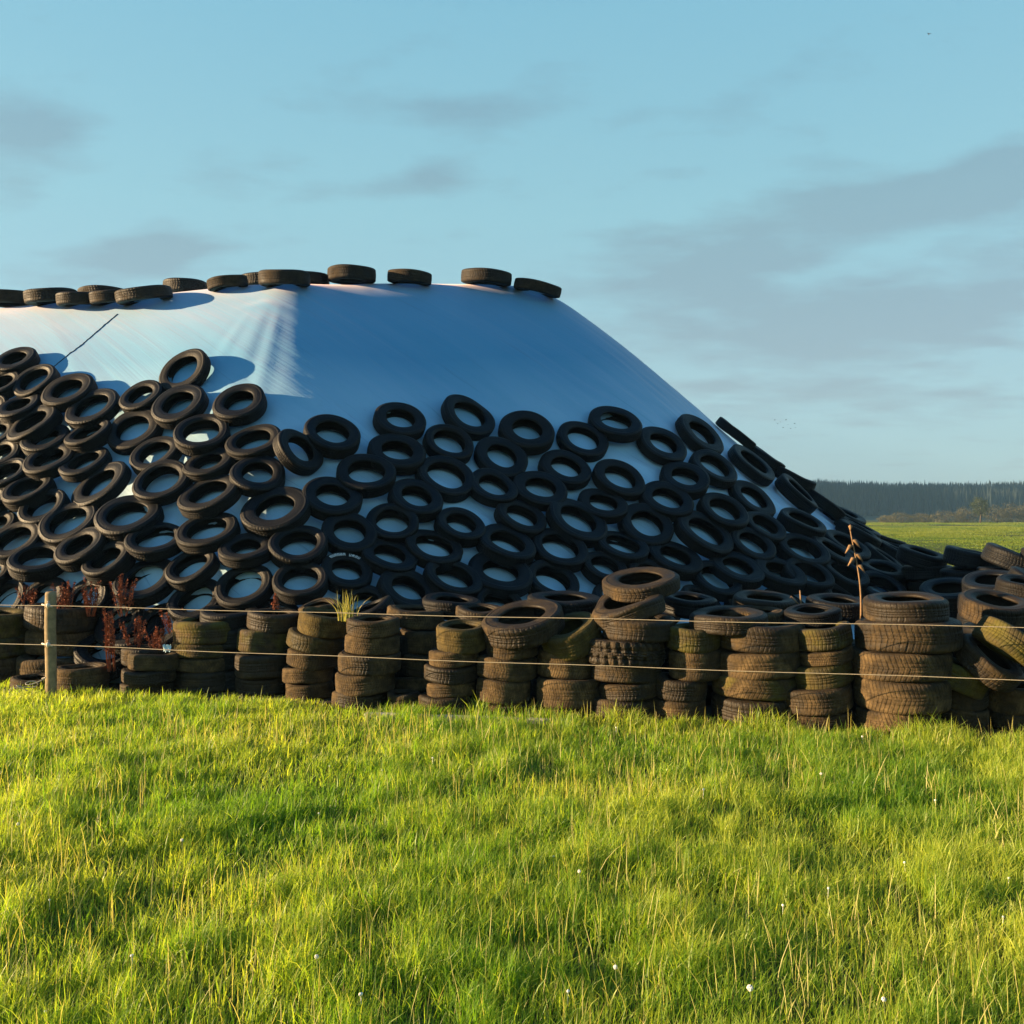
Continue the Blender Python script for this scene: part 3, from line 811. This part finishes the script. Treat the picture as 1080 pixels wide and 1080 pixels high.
# field beyond rolls very slightly
GZ = GZ + np.where(GY > 40, .25 * (vnoise(GX, GY, .035, 9) - .5) * np.clip((GY - 40) / 40, 0, 1), 0)
idx = np.arange(GX.size).reshape(GX.shape)
gq = np.stack([idx[:-1, :-1], idx[1:, :-1], idx[1:, 1:], idx[:-1, 1:]], -1).reshape(-1, 4)
gr = link('ground', np_mesh('ground', np.stack([GX, GY, GZ], -1).reshape(-1, 3), gq), M['ground'])
tag(gr, 'meadow ground under the grass', None, None, 'structure')
# bare trodden earth round the stacks and below the heap
sx = np.arange(-14, 12.01, .5); rows = []
for x in sx: rows.append([(x, float(foot_y(x)) - .12 + .1 * math.sin(x * 3.1) + .06 * math.sin(x * 7.7), .006), (x, float(foot_y(x)) + 2., .006), (x, 26., .006)])
V = np.array(rows).reshape(-1, 3); Q = []
for i in range(len(sx) - 1):
    for j in range(2): Q.append([i * 3 + j, (i + 1) * 3 + j, (i + 1) * 3 + j + 1, i * 3 + j + 1])
tag(link('soil', np_mesh('soil', V, Q), M['soil']), 'bare trodden soil under the tyre stacks', None, None, 'structure')

# foreground meadow
def scatter(n, y0, y1, power):
    u = rng.uniform(0, 1, n)
    y = (y0**power + u * (y1**power - y0**power))**(1 / power)
    x = rng.uniform(-1, 1, n) * (.56 * y + 1.0)
    return x, y
NB = 380000
x, y = scatter(NB, 2.15, 9.9, .75)
fy = foot_y(x)
k = y < fy + .02
x = x[k]; y = y[k]; fy = fy[k]
edge = np.clip((fy - y) / .55, 0, 1)
clump = vnoise(x, y, 1.3, 21) * .26 + vnoise(x, y * 1.3, 4.2, 22) * .44 + vnoise(x, y, 10., 23) * .30
tall = np.clip((clump - .40) / .28, 0, 1)
keep = rng.uniform(0, 1, len(x)) < (.45 + .55 * tall) * (.45 + .55 * edge)
x, y, fy, edge, tall = [q[keep] for q in (x, y, fy, edge, tall)]
hgt = (.055 + .065 * tall + rng.gamma(2., .013, len(x))) * (.55 + .45 * edge)
tuft = vnoise(x, y * .6, 1.9, 31)
nearfoot = np.exp(-((fy - y - .22) / .2)**2)
hgt = hgt * (1 + 1.2 * nearfoot * np.clip((tuft - .55) / .2, 0, 1))
wid = (.0021 + .0009 * rng.uniform(0, 1, len(x)) + .0028 * (rng.uniform(0, 1, len(x)) > .88)) * (1 + .16 * (y - 2.2))
lean = np.abs(rng.normal(.42, .26, len(x)))
az = rng.normal(.5, 1.5, len(x))
patch = vnoise(x, y, .8, 41) * .6 + vnoise(x, y, 2.6, 42) * .4
hue = np.clip((patch - .5) * 1.3 + .42 + rng.normal(0, .30, len(x)), 0, 1)
P = np.stack([x, y, ground_z(x, y) - .004], -1)
V, Q, T, H = blades(P, hgt, wid, lean, hue, 3, 1.0, az)
go = link('grass', np_mesh('grass', V, Q, T, True, None, {'hue': H}), M['grass'])
tag(go, 'lush yellow-green meadow grass filling the foreground', 'grass', None, 'stuff')
# bleached seeding stems standing above it
n = 5200
x, y = scatter(n, 2.3, 7.6, .8); k = (y < foot_y(x) - .1) & (vnoise(x, y, .9, 51) > .36); x = x[k]; y = y[k]
P = np.stack([x, y, ground_z(x, y)], -1); n = len(x)
hg = rng.uniform(.08, .25, n) * (.7 + .5 * vnoise(x, y, 1.2, 52))
V, Q, T, H = blades(P, hg, np.full(n, .0026) * (1 + .14 * (y - 2.2)), np.abs(rng.normal(.16, .16, n)), rng.uniform(0, 1, n), 4, .8)
so = link('seeding_grass', np_mesh('seeding_grass', V, Q, T, True, None, {'hue': H}), M['straw'])
tag(so, 'thin bleached seed stems standing among the green meadow grass', 'grass', None, 'stuff')

# dandelion clocks
DAND = [(791, 1042, 3.08, 'large white dandelion clock in the foreground grass, biggest and closest of all'), (611, 919, 4.05, 'white dandelion clock in the middle of the meadow'),
        (192, 886, 4.45, 'white dandelion clock left of centre in the meadow grass'), (19, 869, 4.7, 'white dandelion clock near the left border of the meadow'),
        (649, 1020, 3.2, 'small ragged dandelion clock left of the biggest one'), (334, 1009, 3.3, 'small dandelion clock low in the grass below the middle left'),
        (866, 816, 5.6, 'tiny dandelion clock in the grass below the crooked stack'), (932, 1054, 3.0, 'ragged dandelion clock right of the biggest one')]
for px, py, d, lab in DAND:
    c = at(px, py, d); g = float(ground_z(c[0], c[1])); c[2] = max(c[2], g + .06)
    e = empty('dandelion', (c[0], c[1], g)); tag(e, lab, 'dandelion', 'dandelion clocks in the meadow')
    mb = MB(); mb.tube([(c[0] + .012, c[1], g - .01), (c[0] + .006, c[1], (g + c[2]) / 2), c], .0018, 6); mb.build('stem', M['tuft'], e)
    r0 = .0095 if 'largest' in lab or 'biggest of' in lab or 'large ' in lab else .0068
    mb = MB(); mb.blob(c, r0 * .55, 8, 6)
    for q in range(70):
        v = rng.normal(0, 1, 3); v /= np.linalg.norm(v)
        mb.tube([c + v * r0 * .4, c + v * r0 * 1.1], [.0004, .0015], 3)
    mb.build('seed_head', M['seed_white'], e)

# pale clover heads
proto = None
x, y = scatter(40, 2.6, 7.0, .8)
for i in range(40):
    if y[i] > foot_y(x[i]) - .3: continue
    g = float(ground_z(x[i], y[i])); hh = random.uniform(.055, .10)
    if proto is None:
        mb = MB(); mb.tube([(0, 0, -.06), (.004, 0, 0)], .0012, 5); mb.blob((.004, 0, 0), (.0062, .0062, .0055), 7, 5, .25)
        proto = mb.build('clover_flower', M['seed_white']); o = proto
    else:
        o = proto.copy(); COL.objects.link(o)
    o.location = (float(x[i]), float(y[i]), g + hh); o.rotation_euler = (0, 0, random.uniform(0, 6)); o.scale = [random.uniform(.6, 1.1)] * 3
    tag(o, 'tiny pale clover head among the meadow grass', 'flower', 'pale clover heads in the meadow')

# ------------------------------------------------------------------ weeds
def dock(px, py_base, d, h, n, lab, group=None, spread=.12, mat='dock'):
    b = at(px, py_base, d); b[2] = max(0.0, b[2])
    mb = MB()
    for i in range(n):
        a = random.uniform(0, 6.28); ln = random.uniform(0, spread); hh = h * random.uniform(.6, 1.)
        p0 = b + np.array([math.cos(a) * .03, math.sin(a) * .03, 0]); p1 = b + np.array([math.cos(a) * ln, math.sin(a) * ln * .6, hh])
        pts = [p0 + (p1 - p0) * t + np.array([.01 * math.sin(t * 5 + a), 0, 0]) for t in np.linspace(0, 1, 6)]
        mb.tube(pts, [.005, .0045, .004, .0035, .003, .002], 5)
        for q in range(90):                              # whorls of dry seeds and curled leaves
            t = random.uniform(.32, 1.); c = p0 + (p1 - p0) * t
            r = .004 + .013 * (1.1 - t)
            c = c + np.array([random.gauss(0, r), random.gauss(0, r), random.gauss(0, .01)])
            s = random.uniform(.003, .0075); v = rng.normal(0, 1, (3, 3)) * s
            mb.add([c + v[0], c + v[1], c + v[2], c - v[0]], [], [[0, 1, 2], [0, 2, 3]])
    o = mb.build('dried_dock', M[mat], None, False)
    return tag(o, lab, 'dock plant', group)
DG = 'red dried dock plants'
dock(70, 650, 9.45, .36, 10, 'red dried dock behind the top of the dark stack, right of the post', DG, .17)
dock(96, 650, 9.42, .40, 11, 'thick red dried dock behind the dark stack, above its right edge', DG, .17)
dock(118, 708, 8.95, .62, 10, 'tall red dried dock in the gap right of the dark stack', DG, .12)
dock(143, 690, 9.05, .38, 9, 'short red dried dock between dark stack and upright stack', DG, .16)
dock(30, 640, 9.5, .22, 6, 'sparse red dried dock left of the post top', DG, .16)
dock(130, 650, 9.35, .42, 8, 'red dried dock reaching over the slope tyres, above the low stack', DG, .15)
dock(166, 692, 8.9, .30, 8, 'low wispy red dock behind the low stack', DG, .14)
dock(182, 668, 9.3, .26, 7, 'wispy red dock beside the top of the upright stack', DG, .14)
dock(291, 651, 9.1, .30, 3, 'upright brown dock spike on top of a stack', None, .03)
def stalk(px, py0, py1, d, lab):
    b = at(px + 2, py0, d); tp = at(px - 7, py1, d)
    e = empty('dry_stalk', b); tag(e, lab, 'weed')
    mb = MB(); pts = [b + (tp - b) * t + np.array([.022 * math.sin(t * 4.), 0, 0]) for t in np.linspace(0, 1, 12)]
    mb.tube(pts, list(np.linspace(.009, .005, 12)), 6); mb.build('stem', M['dry_stalk'], e)
    for t, sx in ((.62, 1), (.70, -1), (.74, 1), (.84, -1), (.90, 1), (1., 0)):
        c = b + (tp - b) * t + np.array([.022 * math.sin(t * 4.), 0, 0])
        mb = MB(); dirv = np.array([sx * .05, 0, -.05 if sx else .04])
        mb.tube([c, c + dirv * .5 + [0, 0, .02], c + dirv * 1.35], [.004, .018, .003], 6)
        mb.build('curled_leaf', M['dry_stalk'], e, True)
    return e
stalk(906, 655, 560, 8.0, 'tall dry stalk with curled seed pods standing behind the stacks')
e = at(845, 652, 8.2); mb = MB()
mb.tube([e, e + [.0, 0, .10], e + [-.01, 0, .24]], [.012, .01, .006], 6); mb.tube([e + [0, 0, .10], e + [-.09, 0, .19], e + [-.10, 0, .17]], [.007, .005, .003], 5)
mb.tube([e + [0, 0, .08], e + [.07, 0, .04], e + [.11, 0, -.02]], [.006, .005, .003], 5)
tag(mb.build('dead_twig', M['dry_stalk']), 'broken dead twig poking up behind the broad stack', 'twig')
# tuft growing on top of a stack
b = at(366, 655, 8.35); n = 46
P = b + np.stack([rng.normal(0, .035, n), rng.normal(0, .03, n), np.zeros(n)], -1)
V, Q, T, H = blades(P, rng.uniform(.10, .30, n), np.full(n, .008), np.abs(rng.normal(.35, .25, n)), rng.uniform(0, 1, n), 4, 1.2)
tag(link('grass_tuft', np_mesh('grass_tuft', V, Q, T, True, None, {'hue': H}), M['tuft']), 'straggly tuft of pale grass growing from the top of a tyre stack', 'grass tuft')

# ------------------------------------------------------------------ far field, hedge, wood, birds
n = 170000
dpt = rng.uniform(30.**.8, 262.**.8, n)**(1 / .8); pxx = rng.uniform(875, 1160, n)
x = (pxx - 540) / 1000 * dpt; y = dpt
cl = vnoise(x, y, .35, 61) * .5 + vnoise(x, y, .09, 62) * .5
hg = (.04 + .42 * np.clip(cl - .3, 0, 1)**1.5) * rng.uniform(.6, 1.2, n) * (1 + .004 * y)
P = np.stack([x, y, .25 * (vnoise(x, y, .035, 9) - .5) * np.clip((y - 40) / 40, 0, 1) - .02], -1)
V, Q, T, H = blades(P, hg, .012 + .0005 * y, np.abs(rng.normal(.6, .35, n)), np.clip((cl - .5) * 2.4 + .40 + rng.normal(0, .2, n), 0, 1), 2, 1.0)
tag(link('far_grass', np_mesh('far_grass', V, Q, T, True, None, {'hue': H}), M['far_grass']), 'sunlit rough pasture between the heap and the hedge', 'grass', None, 'stuff')

def leaf_cloud(c, r, n, size, hue0=.5):
    u = rng.normal(0, 1, (n, 3)); u /= np.linalg.norm(u, axis=1)[:, None]
    rad = rng.uniform(.25, 1, n)**.45
    lump = 1 + .28 * np.sin(u[:, 0] * 5 + c[0]) * np.sin(u[:, 2] * 6 + c[1]) + .15 * np.sin(u[:, 1] * 11)
    p = np.asarray(c) + u * np.asarray(r) * (rad * lump)[:, None]
    a = rng.normal(0, 1, (n, 3)); b = rng.normal(0, 1, (n, 3))
    a *= (size / np.linalg.norm(a, axis=1))[:, None]; b *= (size / np.linalg.norm(b, axis=1))[:, None]
    V = np.stack([p - a, p - b * .6, p + a, p + b * .6], 1).reshape(-1, 3)
    return V, np.arange(4 * n).reshape(-1, 4), np.repeat(np.clip(rng.normal(hue0, .3, n), 0, 1), 4)
SH = [(936, 248, 4.0, 1.9, 'low olive bush at the heap edge of the hedge line'), (952, 244, 6.5, 2.6, 'rounded brown bush first right of the heap edge'), (975, 250, 5.0, 2.4, 'grey-brown bush in the hedge before the dip'),
      (1000, 236, 7.5, 3.0, 'pale dry bush left of the small dark tree'), (1020, 240, 6.0, 3.8, 'taller dry bush touching the small dark tree'), (1052, 236, 6.5, 4.2, 'brown bush directly right of the small dark tree'),
      (1068, 240, 6., 4.8, 'broad reddish bush near the photo border'), (1086, 236, 7., 4.6, 'reddish bush cut by the photo border')]
for px, d, w, h, lab in SH:
    c = at(px, 0, d); c[2] = 0
    e = empty('shrub', c); tag(e, lab, 'bush', 'bushes of the distant hedge')
    V, Q, H = leaf_cloud(np.array([0, 0, h * .45]), (w * .62, 2.2, h * .58), 2600, np.full(2600, .13), .5)
    V[:, 2] = np.maximum(V[:, 2], .02)
    link('foliage', np_mesh('foliage', V, Q, None, False, None, {'hue': H}), M['shrub'], e)
    mb = MB()
    for q in range(4): mb.tube([(0, 0, 0), (random.uniform(-1, 1), random.uniform(-.5, .5), h * .5)], [.08, .03], 5)
    o = mb.build('stem', M['bark']); o.parent = e
c = at(1034, 0, 232); c[2] = 0
e = empty('small_tree', c); tag(e, 'small dark round tree rising above the distant hedge', 'tree')
V, Q, H = leaf_cloud(np.array([0, 0, 4.0]), (2.2, 2.0, 2.3), 2600, np.full(2600, .15), .4)
link('crown', np_mesh('crown', V, Q, None, False, None, {'hue': H}), M['tree_leaf'], e)
mb = MB(); mb.tube([(0, 0, 0), (.1, 0, 2), (0, 0, 4.4)], [.22, .17, .06], 8); mb.tube([(.05, 0, 1.8), (1., .2, 3.8)], [.1, .04], 6); mb.tube([(.05, 0, 2.), (-1., .1, 4.)], [.1, .04], 6)
o = mb.build('trunk', M['bark']); o.parent = e

# wooded hill
def hill_z(x, y): return np.clip((y - 470) / 260., 0, 1) * (14.5 + 2.2 * np.sin(x * .011 + .5) + .8 * np.sin(x * .037)) * (1 + .0004 * (x - 200))
hx = np.linspace(-520, 900, 110); hy = np.linspace(300, 1100, 40)
HX, HY = np.meshgrid(hx, hy, indexing='ij'); HZ = hill_z(HX, HY) - .2 + 128 * np.exp(-((HX + 165) / 75)**2 - ((HY - 620) / 250)**2)  # last term: unseen peak added behind the heap to shade the conifers
idx = np.arange(HX.size).reshape(HX.shape)
hq = np.stack([idx[:-1, :-1], idx[1:, :-1], idx[1:, 1:], idx[:-1, 1:]], -1).reshape(-1, 4)
tag(link('hill', np_mesh('hill', np.stack([HX, HY, HZ], -1).reshape(-1, 3), hq), M['hill']), 'low hill carrying the conifer wood, with an added unseen peak shading it', None, None, 'structure')
n = 9500
yy = rng.uniform(500, 770, n); pxx = rng.uniform(620, 1300, n); xx = (pxx - 540) / 1000 * yy
zz_ = hill_z(xx, yy); hh = rng.normal(14.5, 1.1, n).clip(11, 18.5)
V = []; T = []; H = []; base = 0; SEG = 7
ang = 2 * math.pi * np.arange(SEG) / SEG
for lo, hi, rad in ((.0, .50, 1.9), (.25, .75, 1.4), (.5, 1.0, .85)):
    jit = rng.uniform(.7, 1.3, (n, SEG))
    ring = np.stack([xx[:, None] + rad * jit * np.cos(ang), yy[:, None] + rad * jit * np.sin(ang), (zz_ + hh * lo)[:, None] + rng.uniform(-.6, .6, (n, SEG))], -1)
    apex = np.stack([xx, yy, zz_ + hh * hi], -1)[:, None, :]
    blk = np.concatenate([ring, apex], 1)
    V.append(blk.reshape(-1, 3))
    o_ = base + np.arange(n)[:, None, None] * (SEG + 1)
    t = np.stack([np.arange(SEG), (np.arange(SEG) + 1) % SEG, np.full(SEG, SEG)], -1)[None]
    T.append((o_ + t).reshape(-1, 3)); base += n * (SEG + 1)
    H.append(np.repeat(rng.uniform(0, 1, n), SEG + 1))
tag(link('conifer_wood', np_mesh('conifer_wood', np.concatenate(V), None, np.concatenate(T), False, None, {'hue': np.concatenate(H)}), M['conifer']),
    'dark hazy conifer wood along the skyline of the distant hill', 'wood', None, 'stuff')

BIRDS = [(817, 443), (820, 447), (823, 445), (826, 451), (829, 443), (831, 448), (834, 452), (838, 447), (839, 451)]
for i, (px, py) in enumerate(BIRDS + [(980, 36)]):
    d = 150 + 3 * (i % 4); c = at(px, py, d); s = .16 if i < 9 else .30
    mb = MB(); mb.tube([(-.9 * s, 0, 0), (-.4 * s, 0, .05 * s), (.4 * s, 0, .05 * s), (1.0 * s, 0, 0)], [.03 * s, .17 * s, .16 * s, .03 * s], 8)
    up = .35 + .4 * math.sin(i * 2.1)
    for sg in (-1, 1):
        V = [(.35 * s, sg * .1 * s, .1 * s), (-.3 * s, sg * .1 * s, .1 * s), (.25 * s, sg * .8 * s, up * s), (-.25 * s, sg * .75 * s, up * s), (-.25 * s, sg * 1.5 * s, up * 1.2 * s)]
        mb.add(V, [[0, 1, 3, 2]], [[2, 3, 4]]); mb.add([(a, b, z + .03 * s) for a, b, z in V], [[0, 2, 3, 1]], [[2, 4, 3]])
    o = mb.build('bird', M['bird']); o.location = [float(q) for q in c]; o.rotation_euler = (0, 0, i * .9)
    if i < 9: tag(o, 'tiny dark bird in the distant flock beyond the heap slope', 'bird', 'distant flock of birds')
    else: tag(o, 'lone tiny bird high in the sky near the top border', 'bird')

# ------------------------------------------------------------------ air, sky, sun, camera
HAZE_D = .0003
hz = NT('haze_air'); pv = hz.n('ShaderNodeVolumePrincipled')
pv.inputs['Color'].default_value = (.34, .66, 1.0, 1); pv.inputs['Density'].default_value = HAZE_D; pv.inputs['Anisotropy'].default_value = .1
hz.l(pv.outputs[0], hz.out.inputs['Volume'])
mb = MB(); mb.box((100, 380, 69), (1050, 740, 71))
ho = mb.build('haze', hz.m, None, False); tag(ho, 'thin blue evening haze over the fields', None, None, 'stuff')

SUN_EL = R(11.5); SUN_AZ = R(-93)      # measured from +Y toward +X; sun stands to the left
sd = Vector((math.sin(SUN_AZ) * math.cos(SUN_EL), math.cos(SUN_AZ) * math.cos(SUN_EL), math.sin(SUN_EL)))
L = bpy.data.lights.new('sun', 'SUN'); L.energy = 5.0; L.angle = R(.55); L.color = (1.0, .70, .38)
so = bpy.data.objects.new('sun', L); COL.objects.link(so)
so.rotation_euler = sd.to_track_quat('Z', 'Y').to_euler()

W = bpy.data.worlds.new('World'); SC.world = W; W.use_nodes = True
nt = W.node_tree; nt.nodes.clear()
def wn(t, **k):
    n_ = nt.nodes.new(t)
    for a, b in k.items(): setattr(n_, a, b)
    return n_
out = wn('ShaderNodeOutputWorld'); bg = wn('ShaderNodeBackground'); bg.inputs['Strength'].default_value = .060
sky = wn('ShaderNodeTexSky'); sky.sky_type = 'NISHITA'; sky.sun_disc = False
sky.sun_elevation = SUN_EL; sky.sun_rotation = SUN_AZ; sky.air_density = 1.0; sky.dust_density = .6; sky.ozone_density = 1.6
tc = wn('ShaderNodeTexCoord'); sep = wn('ShaderNodeSeparateXYZ'); nt.links.new(tc.outputs['Generated'], sep.inputs[0])
def wm(op, a, b=None, clamp=False):
    n_ = wn('ShaderNodeMath', operation=op); n_.use_clamp = clamp
    for i, q in enumerate((a, b)):
        if q is None: continue
        if isinstance(q, (int, float)): n_.inputs[i].default_value = q
        else: nt.links.new(q, n_.inputs[i])
    return n_.outputs[0]
den = wm('ADD', wm('MAXIMUM', sep.outputs[2], 0.0), .12)
comb = wn('ShaderNodeCombineXYZ'); nt.links.new(wm('DIVIDE', sep.outputs[0], den), comb.inputs[0]); nt.links.new(wm('DIVIDE', sep.outputs[1], den), comb.inputs[1])
mp = wn('ShaderNodeMapping'); mp.inputs['Scale'].default_value = (1.0, 1.5, 1); mp.inputs['Location'].default_value = (3.1, 1.7, 0); nt.links.new(comb.outputs[0], mp.inputs[0])
nz = wn('ShaderNodeTexNoise'); nz.inputs['Scale'].default_value = 2.6; nz.inputs['Detail'].default_value = 8; nz.inputs['Roughness'].default_value = .6; nt.links.new(mp.outputs[0], nz.inputs['Vector'])
mr = wn('ShaderNodeMapRange'); nt.links.new(nz.outputs[0], mr.inputs[0]); mr.inputs[1].default_value = .56; mr.inputs[2].default_value = .82; mr.inputs[3].default_value = 0; mr.inputs[4].default_value = .80
# clear-air colour by height above the horizon, blended with the physical sky
rp = wn('ShaderNodeValToRGB'); nt.links.new(sep.outputs[2], rp.inputs[0])
els = rp.color_ramp.elements
els[0].position = 0.0; els[0].color = (1.25, 1.90, 2.25, 1); els[1].position = 1.0; els[1].color = (.05, .50, 1.6, 1)
for p_, c_ in ((.14, (1.34, 2.12, 2.42)), (.30, (1.22, 2.42, 2.75)), (.47, (.95, 2.25, 2.85)), (.66, (.10, .85, 1.9))):
    e_ = els.new(p_); e_.color = (*c_, 1)
# cloud banks standing where the photograph has them: (px, py, half width, half height, slope, weight)
ysafe = wm('MAXIMUM', sep.outputs[1], .05); gx_ = wm('DIVIDE', sep.outputs[0], ysafe); gz_ = wm('DIVIDE', sep.outputs[2], ysafe)
front = wm('MULTIPLY', sep.outputs[1], 4.0, True)
bank = None
for (cx, cy, hw, hh_, sl, wt) in ((930, 222, 190, 38, .22, 1.), (930, 335, 230, 48, .10, 1.), (1040, 195, 90, 30, .2, .8), (20, 140, 85, 40, 0, .8), (150, 268, 110, 26, .05, .8), (500, 122, 110, 26, .05, .7),
                                  (690, 290, 130, 40, .05, .55), (440, 190, 60, 16, .2, .5), (385, 65, 70, 18, .25, .5), (700, 185, 60, 14, .1, .5), (900, 420, 260, 26, 0, .5), (880, 30, 80, 18, .2, .35)):
    ux = wm('SUBTRACT', gx_, (cx - 540) / 1000); uz = wm('SUBTRACT', wm('SUBTRACT', gz_, (545 - cy) / 1000), wm('MULTIPLY', ux, sl))
    d2 = wm('ADD', wm('POWER', wm('ABSOLUTE', wm('DIVIDE', ux, hw / 1000)), 2.), wm('POWER', wm('ABSOLUTE', wm('DIVIDE', uz, hh_ / 1000)), 2.))
    e = wm('MULTIPLY', wm('POWER', 2.718, wm('MULTIPLY', d2, -1.)), wt)
    bank = e if bank is None else wm('ADD', bank, e)
bank = wm('MULTIPLY', wm('MULTIPLY', bank, front), .44)
cl_in = wm('ADD', wm('MULTIPLY', nz.outputs[0], 1.0), bank); nt.links.new(cl_in, mr.inputs[0])
hs = wn('ShaderNodeMix', data_type='RGBA'); hs.inputs[0].default_value = .80; nt.links.new(sky.outputs[0], hs.inputs[6]); nt.links.new(rp.outputs[0], hs.inputs[7])
mu = wn('ShaderNodeMix', data_type='RGBA', blend_type='MULTIPLY'); mu.inputs[0].default_value = 1; nt.links.new(hs.outputs[2], mu.inputs[6]); mu.inputs[7].default_value = (.83, .69, .71, 1)
mx = wn('ShaderNodeMix', data_type='RGBA'); nt.links.new(mr.outputs[0], mx.inputs[0]); nt.links.new(hs.outputs[2], mx.inputs[6]); nt.links.new(mu.outputs[2], mx.inputs[7])
nt.links.new(mx.outputs[2], bg.inputs[0]); nt.links.new(bg.outputs[0], out.inputs[0])

cam = bpy.data.cameras.new('camera'); cam.sensor_width = 36; cam.lens = 36 * F_PX / 1080
cam.shift_y = (HOR - 540) / 1080; cam.clip_start = .05; cam.clip_end = 6000
co = bpy.data.objects.new('camera', cam); COL.objects.link(co); co.location = (0, 0, CAM_H); co.rotation_euler = (R(90), 0, 0)
SC.camera = co
SC.render.engine = 'CYCLES'
SC.cycles.use_denoising = True
SC.cycles.max_bounces = 6; SC.cycles.transparent_max_bounces = 4; SC.cycles.volume_bounces = 0
SC.view_settings.view_transform = 'Standard'; SC.view_settings.look = 'None'
SC.view_settings.exposure = 2.05; SC.view_settings.gamma = 1
